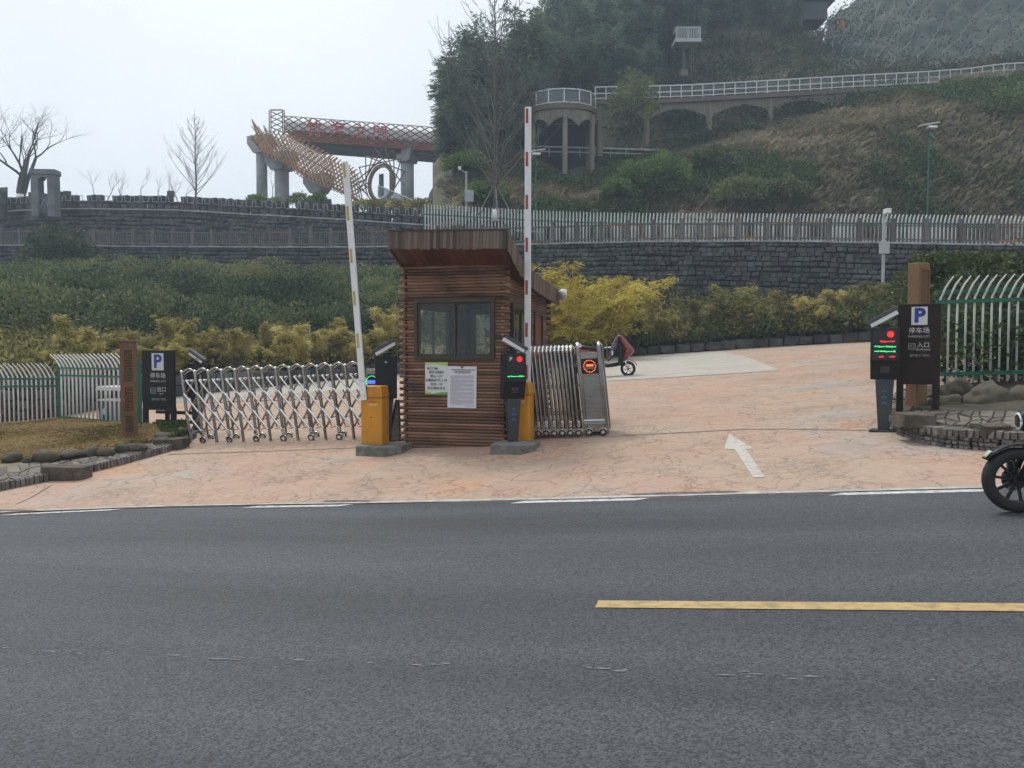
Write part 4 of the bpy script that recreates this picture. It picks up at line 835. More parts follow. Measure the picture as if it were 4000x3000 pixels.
# ------------------------------------------------------------ signs and posts
def parking_sign(label, base, rz, w, h, leg, board, cn, en, arrow, kz, blank=0.):
    s = thing('parking_sign', label, 'sign', base, rz); W2 = w / 2
    MB().box(-W2, W2, -.03, .03, leg, leg + h).build('board', board, s, bevel=.006)
    for sx in (-1, 1): MB().box(sx * (W2 - .045) - .045, sx * (W2 - .045) + .045, -.045, .045, -.15, leg - .002).build('leg', board, s, bevel=.005)
    MB().box(-W2, W2, -.04, .045, leg - .004, leg + .03).build('bottom_rail', board, s)
    T = leg + h; k = w / .72
    q = MB().box(-.135 * k, .135 * k, -.036, -.031, T - .39 * k, T - .055 * k).build('parking_plate', SIGNW, s, bevel=.004)
    lettering(s, 'P', .36 * k, SIGNBLUE, .0, -.040, T - .225 * k, .012, ext=.002)
    lettering(s, '停车场', .118 * k, SIGNW, 0, -.0335, T - .50 * k, .0); lettering(s, 'PARKING LOT', .058 * k, SIGNG, 0, -.0335, T - .605 * k, .0006)
    xo = -.115 * k; zc = T - .79 * k; m = MB(); r = .058 * k; e = .007 * k
    for a, b, c, d in ((-r, r, r - e, r), (-r, r, -r, -r + e), (-r, -r + e, -r + e, r - e), (r - e, r, -r + e, r - e)): m.box(xo + a, xo + b, -.035, -.031, zc + c, zc + d)
    i = .034 * k; sgn = 1 if arrow == 'out' else -1
    for a, b, c, d in ((-i, i, i - e, i), (-i, i, -i, -i + e)): m.box(xo + a, xo + b, -.035, -.031, zc + c, zc + d)
    sx = -sgn * i; m.box(xo + min(sx, sx + sgn * e), xo + max(sx, sx + sgn * e), -.035, -.031, zc - i + e, zc + i - e)
    xa = xo + (.0 if sgn > 0 else -.03 * k); m.box(xa - .012 * k, xa + .03 * k, -.035, -.031, zc - .004 * k, zc + .004 * k); tx = xa + (.038 * k if sgn > 0 else -.018 * k)
    m.prism([(tx, zc), (tx - sgn * .018 * k, zc + .016 * k), (tx - sgn * .018 * k, zc - .016 * k)], -.036, -.0315); m.build('door_symbol', SIGNG, s)
    lettering(s, cn, .108 * k, SIGNW, .075 * k, -.0335, zc + .022 * k, .0); lettering(s, en, .046 * k, SIGNG, .075 * k, -.0335, zc - .06 * k, .001)
    zl = zc - .17 * k; MB().lathe([(.022 * k, -.035), (.022 * k, -.031)], c=(-.13 * k, 0, zl), axis='y', n=18).build('emblem', TEAL, s); lettering(s, '竹海之门景区', .05 * k, SIGNG, .03 * k, -.0335, zl, .0)
    return s
pb = G(625, 1700); kz = pb.y / F
parking_sign('black parking sign reading EXIT at the left end of the steel gate', pb, R(-14), 139 * kz / .97, 232 * kz, (1700 - 1600) * kz, SIGNB, '出口', 'EXIT', 'out', kz)
rails = thing('timber_rail', 'low dark rail fence standing behind the exit sign', 'fence', G(665, 1690), R(-8))
for z in (.22, .42): MB().bar((-.5, .3, z), (.45, .3, z - .02), .05, .07).build('rail', SIGNR, rails)
for x in (-.28, .4): MB().box(x - .04, x + .04, .335, .40, -.1, .62).build('post', SIGNR, rails)
pr = G(3583, 1602, .27); kz = pr.y / F
parking_sign('dark brown parking sign reading ENTRANCE on the right planter', pr, R(-22), 140 * kz / .93, 312 * kz, (1602 - 1500) * kz, SIGNR, '入口', 'ENTRANCE', 'in', kz)
# tall carved wooden post on the left
kz = 15.3 / F; p = G(508, 1745); h = (1745 - 1335) * kz
wp_ = thing('carved_post', 'tall carved brown wooden post at the left fence', 'post', p, R(24)); w = .29
MB().box(-w / 2, w / 2, -.10, .10, -.1, h).build('shaft', PWOOD, wp_, bevel=.012)
m = MB(); rn = random.Random(4)
def lattice_panel(z0, z1, nm):
    m = MB(); m.box(-.085, .085, -.108, -.099, z0, z0 + .015).box(-.085, .085, -.108, -.099, z1 - .015, z1).box(-.085, -.07, -.108, -.099, z0, z1).box(.07, .085, -.108, -.099, z0, z1)
    z = z0 + .05
    while z < z1 - .04:
        m.box(-.07, .07, -.107, -.099, z, z + .01)
        if int(z * 30) % 3: x = rn.uniform(-.05, .04); m.box(x, x + .012, -.107, -.099, z + .01, z + .045)
        z += .055
    MB().box(-.07, .07, -.1025, -.0985, z0, z1).build('recess_shadow_sheet', pmat('recess_shadow_wood', (.05, .026, .013), (.07, .036, .018), 9, .8), wp_); m.build(nm, PWOOD, wp_)  # flat dark sheet; its colour paints the shadow inside the carving
lattice_panel(h * .62, h * .93, 'carved_panel'); lattice_panel(h * .34, h * .58, 'carved_panel'); lattice_panel(h * .14, h * .31, 'carved_panel')
MB().box(-w / 2 - .015, w / 2 + .015, -.115, .115, h, h + .03).build('cap', PWOOD, wp_, bevel=.006)
# tan timber post behind the entrance sign
q = G(3592, 1600, .27); q.y += .45; q = P(3578, 1590, q.y); kz = q.y / F; h = (1590 - 1030) * kz
tp = thing('timber_post', 'tall tan timber post standing behind the entrance sign', 'post', q, R(24)); w = .225
MB().box(-w / 2, w / 2, -.10, .10, -.4, h).build('shaft', TWOOD, tp, bevel=.012)
MB().box(-.08, .08, -.104, -.099, h * .60, h * .95).build('recessed_panel', pmat('tan_panel', (.15, .085, .04), (.11, .06, .03), (9, 9, 1.2), .8), tp)
for a, b, c, d in ((-.10, .10, h * .95, h * .965), (-.10, .10, h * .585, h * .60), (-.10, -.08, h * .60, h * .95), (.08, .10, h * .60, h * .95)): MB().box(a, b, -.115, -.0985, c, d).build('moulding', TWOOD, tp)
m = MB(); m.tube([(-.07, -.12, h * .61), (-.06, -.13, h * .66), (0, -.13, h * .70), (.06, -.13, h * .68), (.05, -.13, h * .63), (.08, -.12, h * .60)], .022, 7).build('scroll_ornament', ORNG, tp, True)
# ------------------------------------------------------------ picket fences (white bars, green rails)
def picket_mesh(H, r, bend=.16, curl=1):
    m = MB(); m.tube([(0, 0, 0), (0, 0, H * .80), (.012 * curl, -bend * .12, H * .85), (.03 * curl, -bend * .45, H * .93), (.05 * curl, -bend, H)], [r, r, r, r * .9, r * .5], 6); me = m.mesh('picket', PICK, True); return me
def fence(name, label, pts, H, pitch, r, rails, post_h, bend=.16, curl=0., ptop=True, posts=None, rr=.022, group=None):
    """pts: post positions (base), pickets between them"""
    root = thing(name, label, 'fence', pts[0], 0., group); o0 = Vector(pts[0]); pm = picket_mesh(H, r, bend, curl)
    for i, p in enumerate(pts):
        if posts is None or i in posts: stick(root, 'post', Vector(p) - o0 - Vector((0, 0, .15)), Vector(p) - o0 + Vector((0, 0, post_h)), .035, GREEN, 'box', .035) .scale = (.07, .07, post_h + .15)
    for a, b in zip(pts, pts[1:]):
        a, b = Vector(a) - o0, Vector(b) - o0; d = b - a; L = math.hypot(d.x, d.y); n = max(int(L / pitch), 1); rz = math.atan2(d.y, d.x)
        for z in rails: MB().bar(a + Vector((0, 0, z)), b + Vector((0, 0, z)), rr * 2, rr * 2).build('rail', GREEN, root)
        for k in range(n):
            q = a.lerp(b, (k + .5) / n); o = link('picket', pm, root); o.location = q; o.rotation_euler = (0, 0, rz)
    return root
# left garden fence: two bays at different heights
f0 = G(236, 1664); f1 = G(548, 1697); f2 = G(-30, 1682)
zz = (f0.z + f1.z) / 2
A = Vector((f0.x, f0.y, f0.z + .03)); B = Vector((f1.x, f1.y, f1.z + .02))
kz = 19.5 / F
fence('picket_fence', 'white picket fence bay with green rails, between green post and carved post', [A, B], 1.72, .20, .021, (.20, 1.21, 1.39), 1.56, .20, -2.2)
C = Vector((f2.x - 3.2, f2.y + .3, f0.z - .16)); A2 = Vector((f0.x - .06, f0.y, f0.z - .12))
fence('picket_fence', 'lower white picket fence bay with green rails at the left picture edge', [C, A2], 1.66, .11, .018, (.16, 1.10, 1.28), 1.2, .20, -2.2, posts=[0])
# right fence in front of the climber
kz = 12.9 / F; a = P(3650, 1497, 12.9); b = P(4260, 1482, 12.6)
fence('picket_fence', 'tall white picket fence with green rails in front of the climbing shrub', [a, b], 410 * kz, .128, .0165, ((1497 - 1462) * kz, (1497 - 1182) * kz, (1497 - 1142) * kz), 1.45, .20, 2.2, posts=[1], rr=.03)
# ------------------------------------------------------------ garden island on the left
KB = [(-260, 1965), (0, 1918), (169, 1884), (328, 1851), (446, 1822), (564, 1789), (640, 1768), (700, 1742), (742, 1712)]
kp = [G(*p) for p in KB]; back = [G(-300, 1690), G(0, 1684), G(120, 1680), G(236, 1668), G(330, 1676), G(430, 1684), G(548, 1696), G(640, 1698), G(735, 1702)]
m = MB(); rows = []
for f, dz in ((0, .10), (.02, .125), (.35, .14), (.62, .24), (1., .12)):
    row = []
    for a, b in zip(kp, back):
        p = a.lerp(b, f); p.z = ground(p.x, p.y) + dz; row.append(p)
    rows.append(row)
isl, IA = grid('garden_bed', rows, pmat('bed_earth', (.17, .14, .085), (.26, .21, .125), 3, .95, bump=.5), 4, jitter=.03); tag(isl, kind='structure')
def bedpt(u, f):
    c = u * (IA.shape[1] - 1); r = f * (IA.shape[0] - 1); i, j = min(int(r), IA.shape[0] - 2), min(int(c), IA.shape[1] - 2); fr, fc = r - i, c - j
    return Vector((IA[i, j] * (1 - fc) + IA[i, j + 1] * fc) * (1 - fr) + Vector((IA[i + 1, j] * (1 - fc) + IA[i + 1, j + 1] * fc)) * fr)
def polyline(pts, step):
    out = []; acc = 0; 
    for a, b in zip(pts, pts[1:]):
        L = (b - a).length; n = max(int(L / step), 1)
        for k in range(n): out.append((a.lerp(b, (k + .5) / n), math.atan2(b.y - a.y, b.x - a.x), L / n))
    return out
bv = [block_mesh('edging_brick', EDGEB, 700 + i, .12, .08) for i in range(5)]; rn = random.Random(8)
for p, an, L in polyline(kp, .062):
    o = link('edging_brick', rn.choice(bv), isl); o.location = (p.x, p.y + .06, ground(p.x, p.y) + .06); o.scale = (L * .92, .24, .17); o.rotation_euler = (0, rn.uniform(-.05, .05), an + rn.uniform(-.04, .04))
def slab(label, px0, px1, py0, py1, lift, seed, dep=.34, d=None):
    c = G((px0 + px1) / 2, py1, lift); k = c.y / F; me = block_mesh('hewn_stone', SLAB, seed, .14, .07); o = link('hewn_stone', me); w = (px1 - px0) * k; h = (py1 - py0) * k * 1.0
    bv_ = o.modifiers.new('bevel', 'BEVEL'); bv_.width = .02; bv_.segments = 2
    o.scale = (w, dep, max(h - dep * .12, .1)); o.location = c + Vector((0, dep * .5, h * .42)); o.rotation_euler = (0, 0, -YAW * .5 + random.Random(seed).uniform(-.1, .1)); return tag(o, label, 'stone', 'hewn stones set on the kerbs')
slab('long brown hewn stone on the left kerb, nearest the road', 145, 322, 1812, 1882, .0, 31); slab('brown hewn stone on the left kerb in front of the carved post', 448, 558, 1757, 1800, .0, 32); slab('brown hewn stone against the foot of the steel gate', 587, 712, 1706, 1762, .0, 33)
fm_i = 0
def flagstones(parent, ptfn, nu, nv, u0, u1, v0, v1, seed, mat=FLAG):
    rn = random.Random(seed); C_ = {}
    for i in range(nu + 1):
        for j in range(nv + 1):
            du_ = 0 if i in (0, nu) else rn.uniform(-.32, .32); dv_ = 0 if j in (0, nv) else rn.uniform(-.3, .3)
            C_[i, j] = ptfn(u0 + (u1 - u0) * (i + du_) / nu, v0 + (v1 - v0) * (j + dv_) / nv)
    for i in range(nu):
        for j in range(nv):
            q = [C_[i, j], C_[i + 1, j], C_[i + 1, j + 1], C_[i, j + 1]]; c = sum(q, Vector()) / 4; q = [c + (p - c) * (1 - .03 / max((p - c).length, .05)) for p in q]; ext = []
            for a, b in zip(q, q[1:] + q[:1]): ext += [a, a.lerp(b, .5) + (c - a.lerp(b, .5)) * rn.uniform(-.06, .14)]
            hz = .018 + rn.uniform(-.006, .008); n = len(ext); mm = MB(); mm.add([p + Vector((0, 0, -.02)) - c for p in ext] + [c.lerp(p, .97) + Vector((0, 0, hz)) - c for p in ext], [tuple(range(n, 2 * n))] + [(k, (k + 1) % n, n + (k + 1) % n, n + k) for k in range(n)])
            o = mm.build('flagstone', mat, parent); o.location = c
flagstones(isl, bedpt, 22, 4, .02, .72, .05, .36, 3)
def boulder(label, px0, px1, py0, py1, lift, seed, group=None, d=None, mat=BOULD, sub=3):
    c = P((px0 + px1) / 2, py1, d) if d else G((px0 + px1) / 2, py1, lift); k = c.y / F; o = link('boulder', rock_mesh('boulder', mat, seed, sub, .42)); w = (px1 - px0) * k / 2; h = (py1 - py0) * k / 2
    o.scale = (w, w * .8, h * 1.12); o.location = c + Vector((0, w * .3, h * .92)); o.rotation_euler = (0, 0, seed * 1.7 % .6 - .3); return tag(o, label, 'boulder', group)
for i, (a, b, c, d) in enumerate(((8, 78, 1768, 1808), (86, 132, 1785, 1812), (132, 225, 1762, 1808), (222, 335, 1758, 1795), (330, 385, 1745, 1785), (380, 440, 1748, 1782), (455, 510, 1735, 1768), (500, 560, 1730, 1765))):
    boulder(f'low mossy rock edging the straw lawn, {ORD[i]} of the row from the left', a - 3, b + 3, c - 1, d + 3, .12, 20 + i, 'rocks edging the left lawn', sub=2)
for i, (a, b, c, d, lb) in enumerate(((590, 690, 1690, 1722, 'grey rock under the exit sign, left of the gate'), (690, 730, 1668, 1705, 'small grey rock between exit sign and gate post'), (575, 640, 1668, 1690, 'rounded grey rock behind the leg of the exit sign'))): boulder(lb, a, b, c, d, .12, 40 + i, sub=2)
def blades(name, pts, H, Wd, mat, lean=.5, v=None):
    """arching grass blades: 5 verts each"""
    N = len(pts); a = RNG.uniform(0, 2 * np.pi, N); d = np.stack([np.cos(a), np.sin(a), np.zeros(N)], 1); s = np.stack([-np.sin(a), np.cos(a), np.zeros(N)], 1); H = np.broadcast_to(np.asarray(H, float), (N,)) * RNG.uniform(.55, 1.25, N); H = H[:, None]; ln_ = lean * RNG.uniform(.3, 1.5, N)[:, None]
    up_ = np.array([0, 0, 1.]); mid = pts + up_ * H * .6 + d * H * ln_ * .35; tip = pts + up_ * H * (1 - .25 * ln_) + d * H * ln_; w = Wd
    V = np.stack([pts - s * w / 2, pts + s * w / 2, mid + s * w * .4, tip, mid - s * w * .4], 1).reshape(-1, 3); return npmesh(name, V, np.arange(5 * N).reshape(N, 5), mat, v if v is not None else RNG.random(N))
pts = []
while len(pts) < 15000:
    u, f = random.uniform(0, .80), random.uniform(.40, 1.)
    pts.append(bedpt(u, f))
pts = np.array(pts); pts[:, 2] -= .01; v = np.clip(.5 + .8 * nfield(pts, .8) + RNG.normal(0, .18, len(pts)), 0, 1)
tag(link('lawn_grass', blades('lawn_grass', pts, .13, .012, L_LAWN, 1.1, v)), 'dry straw-coloured grass on the left bed in front of the fence', 'grass', kind='stuff')
pts = np.array([bedpt(random.uniform(.80, .99), random.uniform(.1, .9)) for _ in range(3500)]); tag(link('bed_weeds', leaves('bed_weeds', pts + RNG.uniform(0, .12, pts.shape) * [0, 0, 1], rdir(len(pts)) + [0, 0, .8], .07, .03, L_ROSE)), 'low green weeds around the rocks at the exit sign', 'weeds', kind='stuff')
# litter bin behind the fence
p = G(462, 1668); kz = p.y / F; bn = thing('litter_bin', 'white-roofed litter bin with blue front behind the left fence', 'bin', p, R(-25)); BW = .42
BBL = pmat('bin_blue', (.035, .07, .10), (.045, .085, .12), 5, .5)
MB().box(-BW, BW, -.18, .18, .04, .62).build('body', pmat('bin_grey', (.22, .23, .24)), bn, bevel=.01); MB().box(-BW + .03, -.03, -.19, -.181, .08, .60).build('door', BBL, bn); MB().box(.03, BW - .03, -.19, -.181, .08, .60).build('door', pmat('bin_slate', (.10, .11, .12)), bn)
MB().prism([(-.25 - .02, .30), (-.165, .30), (-.165, .38), (-.13, .38), (-.21, .47), (-.29, .38), (-.255, .38), (-.255, .30)], -.197, -.191).build('arrow_mark', SIGNW, bn)
for x in (-BW + .02, BW - .02): MB().box(x - .02, x + .02, -.02, .02, .62, .86).build('roof_post', WHITE, bn)
MB().prism([(-BW - .06, .86), (BW + .06, .86), (BW - .02, .96), (-BW + .02, .96)], -.24, .24).build('roof', WHITE, bn, bevel=.02); MB().box(-BW - .02, BW + .02, -.2, .2, .62, .65).build('tray', WHITE, bn)
# ------------------------------------------------------------ planter on the right
PB = [(3660, 1560), (3560, 1575), (3500, 1620), (3494, 1665), (3529, 1703), (3605, 1731), (3706, 1750), (3801, 1759), (3909, 1766), (4150, 1778), (4500, 1790)]
pp = [G(*p) for p in PB]; ctr = G(4000, 1600); rowsP = []
WH = .25
for f, dz in ((0, WH), (.12, WH + .01), (.55, WH + .015), (1., WH + .02), (2., WH + .10)):
    row = []
    for i, a in enumerate(pp):
        b = G((3650, 3610, 3570, 3550, 3570, 3645, 3735, 3825, 3925, 4150, 4500)[i], 1606, WH + .02); e_ = P((3650, 3640, 3630, 3620, 3640, 3680, 3760, 3840, 3935, 4150, 4500)[i], 1495, 13.4); p = a.lerp(b, f) if f <= 1 else e_; p.z = ground(p.x, p.y) + dz; row.append(p)
    rowsP.append(row)
bed, PA = grid('planter_bed', rowsP, pmat('shadowed_planter_earth', (.045, .04, .028), (.085, .07, .048), 3, .95, bump=.5), 3, jitter=.02); tag(bed, kind='structure')  # earth colour darkened all over to hold the shadow of the shrubs
wall = thing('planter_wall', 'low curved planter wall of small rough bricks on the right', 'wall', pp[3]); o0 = Vector(pp[3]); rn = random.Random(12)
bv2 = [block_mesh('brick', EDGEB, 800 + i, .16, .1) for i in range(6)]; mm = MB(); vv = []
for a in pp: zz = ground(a.x, a.y); c_ = (Vector((ctr.x, ctr.y, 0)) - Vector((a.x, a.y, 0))).normalized() * .06; vv += [Vector((a.x + c_.x, a.y + c_.y, zz - .1)) - o0, Vector((a.x + c_.x, a.y + c_.y, zz + WH - .01)) - o0]
mm.add(vv, [(2 * i, 2 * i + 2, 2 * i + 3, 2 * i + 1) for i in range(len(pp) - 1)]).build('backing', MORTAR, wall)
dense = [pp[0]]
for a, b in zip(pp, pp[1:]): dense += [a.lerp(b, k / 4) for k in range(1, 5)]
for k in range(3):
    for p, an, L in polyline(dense, .155 if k else .14):
        if p.x > 9.5: continue
        sh = rn.uniform(-.02, .02); o = link('brick', rn.choice(bv2), wall); z = ground(p.x, p.y) + .028 + .056 * k; o.location = Vector((p.x + sh, p.y + .02, z)) - o0; o.scale = (L * rn.uniform(.82, .97), .12, .05); o.rotation_euler = (0, rn.uniform(-.04, .04), an)
for p, an, L in polyline(dense, .066):
    if p.x > 9.5: continue
    o = link('soldier_brick', rn.choice(bv2), wall); o.location = Vector((p.x, p.y + .07, ground(p.x, p.y) + .205)) - o0; o.scale = (L * .9, .24, .10 + rn.uniform(-.008, .012)); o.rotation_euler = (0, rn.uniform(-.04, .04), an)
def plpt(u, f):
    c = u * (PA.shape[1] - 1); r = f * (PA.shape[0] - 1); i, j = min(int(r), PA.shape[0] - 2), min(int(c), PA.shape[1] - 2); fr, fc = r - i, c - j
    return Vector((PA[i, j] * (1 - fc) + PA[i, j + 1] * fc) * (1 - fr) + (PA[i + 1, j] * (1 - fc) + PA[i + 1, j + 1] * fc) * fr)
flagstones(bed, plpt, 13, 3, .40, .98, .24, .74, 5)
slab('large brown hewn stone on the planter corner below the entrance sign', 3538, 3672, 1606, 1680, .2, 51, .45); slab('brown hewn stone on the planter wall beside the motorcycle', 3846, 3965, 1650, 1708, .18, 52, .35); slab('dark hewn stone behind the left leg of the entrance sign', 3497, 3565, 1548, 1600, .1, 53, .3)
for i, (a, b, c, d, dd, lb) in enumerate(((3700, 3798, 1485, 1568, 12.2, 'round mossy boulder, tallest of those behind the flagstones'), (3776, 3950, 1507, 1600, 11.6, 'broad mossy boulder in the middle of the planter'), (3935, 4090, 1510, 1602, 11.5, 'mossy boulder at the right picture edge'), (3650, 3780, 1547, 1610, 11.7, 'low cracked boulder right of the entrance sign'), (3620, 3705, 1520, 1575, 12.4, 'small grey rock behind the entrance sign'))): boulder(lb, a, b, c, d, 0, 60 + i, d=dd)
# ------------------------------------------------------------ red scooter in the lot
p = G(2453, 1470); kz = p.y / F; sc_ = thing('motor_scooter', 'red motor scooter with a patterned leg blanket parked behind the retracted gate', 'scooter', p, R(-12)); sc_.scale = (1.17, 1.17, 1.17)
SRED = pmat('scooter_red', (.20, .018, .022), (.17, .016, .02), 3, .3, coat=.5)
def tyre(parent, c, r, w, rim, spokes=6, ax='y', name='wheel'):
    k = w / 2; t = MB().lathe([(r * .68, -k * .7), (r * .86, -k), (r * .97, -k * .6), (r, 0), (r * .97, k * .6), (r * .86, k), (r * .68, k * .7)], c=c, axis=ax, n=32, cap=False).build(name, RUBBER, parent, True)
    m = MB().lathe([(r * .70, -k * .6), (r * .64, -k * .4), (r * .64, k * .4), (r * .70, k * .6)], c=c, axis=ax, n=32, cap=False); m.lathe([(r * .16, -k * 1.05), (r * .16, k * 1.05)], c=c, axis=ax, n=12)
    for q in range(spokes):
        a = 2 * math.pi * q / spokes + .2; m.bar(c, (c[0] + math.cos(a) * r * .67, c[1], c[2] + math.sin(a) * r * .67), r * .075, k * .5, up=(0, 1, 0))
    m.build('rim', rim, t); return t
DKR = pmat('dark_rim', (.03, .031, .034), None, 5, .35, metal=.6)
tyre(sc_, (0, 0, .215), .215, .10, DKR); tyre(sc_, (-1.27, 0, .215), .215, .11, DKR)
def loft_z(prof, name, mat, parent, n=16):
    m = MB()
    for z, x, a, b in prof:
        for j in range(n): t = 2 * math.pi * j / n; m.v.append((x + a * math.cos(t), b * math.sin(t), z))
    for i in range(len(prof) - 1):
        for j in range(n): m.f.append((i * n + j, i * n + (j + 1) % n, (i + 1) * n + (j + 1) % n, (i + 1) * n + j))
    m.f.append(tuple(range(n))[::-1]); m.f.append(tuple((len(prof) - 1) * n + j for j in range(n))); return m.build(name, mat, parent, True)
def loft(prof, name, mat, parent, n=14):
    """prof: list of (x, z, half width, half height)"""
    m = MB(); k = 0
    for x, z, a, b in prof:
        for j in range(n): t = 2 * math.pi * j / n; m.v.append((x, a * math.copysign(abs(math.cos(t)) ** .7, math.cos(t)), z + b * math.copysign(abs(math.sin(t)) ** .7, math.sin(t))))
    for i in range(len(prof) - 1):
        for j in range(n): m.f.append((i * n + j, i * n + (j + 1) % n, (i + 1) * n + (j + 1) % n, (i + 1) * n + j))
    m.f.append(tuple(range(n))[::-1]); m.f.append(tuple((len(prof) - 1) * n + j for j in range(n))); return m.build(name, mat, parent, True)
loft_z([(.44, -.12, .05, .11), (.56, -.06, .10, .17), (.68, .02, .14, .18), (.78, .03, .14, .17), (.88, -.05, .13, .16), (1.0, -.14, .11, .14), (1.10, -.20, .08, .13), (1.16, -.22, .04, .08)], 'front_cowl', SRED, sc_)
loft_z([(.30, -.24, .10, .17), (.42, -.20, .08, .20), (.70, -.18, .06, .21), (.95, -.24, .05, .18), (1.0, -.25, .03, .10)], 'leg_shield', BLACK, sc_)
loft([(-.32, 1.10, .05, .03), (-.26, 1.12, .13, .06), (-.16, 1.08, .13, .07), (-.08, 1.02, .06, .03)], 'handlebar_cowl', SRED, sc_)
loft([(.04, .74, .02, .02), (.0, .78, .09, .035), (-.07, .84, .10, .03), (-.10, .87, .02, .02)], 'headlight', pmat('lamp_lens', (.55, .56, .57), None, 5, .1), sc_)
MB().tube([(-.20, -.34, 1.10), (-.20, -.12, 1.09), (-.16, 0, 1.06), (-.20, .12, 1.09), (-.20, .34, 1.10)], .016, 8).build('handlebar', BLACK, sc_, True)
for s_ in (-1, 1):
    mi = MB().lathe([(.0, -.01), (.06, -.008), (.06, .008)], c=(-.24, s_ * .3, 1.30), axis='x', n=14).build('mirror', BLACK, sc_, True); MB().tube([(-.22, s_ * .22, 1.1), (-.24, s_ * .3, 1.26)], .007, 6).build('stem', BLACK, mi)
    MB().tube([(0, s_ * .075, .215), (-.10, s_ * .075, .50)], .022, 8).build('fork', CHROME, sc_, True)
m = MB(); v = []
for i in range(10):
    a = R(20) + R(130) * i / 9
    for y in (-.075, .075): v.append((math.cos(a) * .27, y, .215 + math.sin(a) * .27))
fo = m.add(v, [(2 * i, 2 * i + 1, 2 * i + 3, 2 * i + 2) for i in range(9)]).build('front_fender', SRED, sc_, True); fo.modifiers.new('s', 'SOLIDIFY').thickness = .012
loft([(-.30, .34, .16, .06), (-.55, .30, .19, .055), (-.85, .32, .19, .07)], 'footboard', BLACK, sc_)
loft([(-.78, .45, .12, .15), (-.90, .56, .17, .20), (-1.2, .62, .17, .17), (-1.55, .74, .10, .09), (-1.65, .78, .04, .04)], 'rear_body', SRED, sc_)
loft([(-.72, .74, .10, .04), (-.85, .79, .16, .06), (-1.15, .80, .16, .06), (-1.5, .88, .12, .05)], 'seat', BLACK, sc_)
BLK = pmat('patterned_blanket', (.03, .022, .032), (.42, .30, .34), 22, .9, lo=.52, hi=.60, bump=.4)
bo = loft([(-.56, .50, .16, .08), (-.50, .62, .18, .16), (-.43, .76, .19, .22), (-.35, .90, .19, .20), (-.27, 1.05, .18, .10)], 'leg_blanket', BLK, sc_)
for v_ in bo.data.vertices: v_.co += .03 * Vector((noise.noise(v_.co * 9), 0, noise.noise(v_.co * 7)))
MB().tube([(-.70, -.1, .28), (-.66, -.2, .02)], .012, 6).build('side_stand', BLACK, sc_); MB().box(-.45, -.41, -.20, -.17, .60, .72).build('tag', SIGNW, sc_)
# ------------------------------------------------------------ motorcycle entering at the right edge
p = G(3980, 2001); mc = thing('motorcycle', 'black motorcycle front wheel and fork entering at the right picture edge', 'motorcycle', p, math.pi - YAW + R(3))
mc.rotation_euler = (0, .07, math.pi - YAW + R(3)); RW = .285
tyre(mc, (0, 0, RW), RW, .115, pmat('black_rim', (.022, .022, .024), None, 5, .3, metal=.3), 10)
MB().lathe([(.05, -.072), (.105, -.072), (.105, -.066), (.05, -.066)], c=(0, 0, RW), axis='y', n=24).build('brake_disc', STEEL, mc); MB().box(-.03, .05, -.10, -.05, RW + .08, RW + .16).build('caliper', DGREY, mc, bevel=.01)
m = MB(); v = []
for i in range(11):
    a = R(38) + R(105) * i / 10
    for y in (-.065, .065): v.append((math.cos(a) * (RW + .035), y, RW + math.sin(a) * (RW + .035)))
fo = m.add(v, [(2 * i, 2 * i + 1, 2 * i + 3, 2 * i + 2) for i in range(10)]).build('front_fender', BLACK, mc, True); fo.modifiers.new('s', 'SOLIDIFY').thickness = .012
tipm = MB(); v = []
for i in range(5):
    a = R(40) + R(13) * i / 4
    for y in (-.045, .045): v.append((math.cos(a) * (RW + .052), y, RW + math.sin(a) * (RW + .052)))
fo = tipm.add(v, [(2 * i, 2 * i + 1, 2 * i + 3, 2 * i + 2) for i in range(4)]).build('fender_tip', pmat('lime_white', (.46, .48, .34), None, 5, .4), mc, True); fo.modifiers.new('s', 'SOLIDIFY').thickness = .008
for s_ in (-1, 1):
    MB().tube([(0, s_ * .095, RW), (-.14, s_ * .095, .62), (-.22, s_ * .095, .86)], [.026, .028, .022], 10).build('fork_leg', BLACK, mc, True); MB().tube([(-.17, s_ * .095, .72), (-.22, s_ * .095, .86)], .017, 10).build('fork_tube', CHROME, mc, True)
hl = loft([(-.02, .80, .05, .05), (-.05, .80, .09, .09), (-.13, .80, .10, .10), (-.2, .80, .06, .06)], 'headlight', BLACK, mc)
tp_ = MB(); tp_.tube([(-.035 + .0 * k,   .065 * math.cos(k * math.pi / 8), .80 + .065 * math.sin(k * math.pi / 8)) for k in range(17)], .012, 8).build('light_ring', SIGNW, hl, True)
MB().tube([(-.26, -.36, 1.0), (-.24, -.2, .97), (-.22, 0, .92), (-.24, .2, .97), (-.26, .36, 1.0)], .014, 8).build('handlebar', BLACK, mc, True)
loft([(-.30, .72, .08, .10), (-.42, .80, .15, .13), (-.62, .80, .16, .13), (-.78, .72, .10, .08)], 'fuel_tank', BLACK, mc); loft([(-.74, .72, .10, .05), (-.95, .72, .14, .05), (-1.35, .78, .10, .04)], 'seat', RUBBER, mc)
loft([(-.32, .40, .12, .12), (-.5, .38, .17, .18), (-.78, .38, .16, .16), (-.9, .40, .08, .10)], 'engine', DGREY, mc); tyre(mc, (-1.32, 0, RW), RW, .13, DKR, 10, name='wheel')
MB().tube([(-.25, 0, .86), (-.45, 0, .62), (-.7, 0, .55), (-1.0, 0, .66), (-1.4, 0, .74)], .03, 8).tube([(-.75, .1, .4), (-1.32, .1, RW)], .025, 8).tube([(-.75, -.1, .4), (-1.32, -.1, RW)], .025, 8).build('frame', BLACK, mc, True)
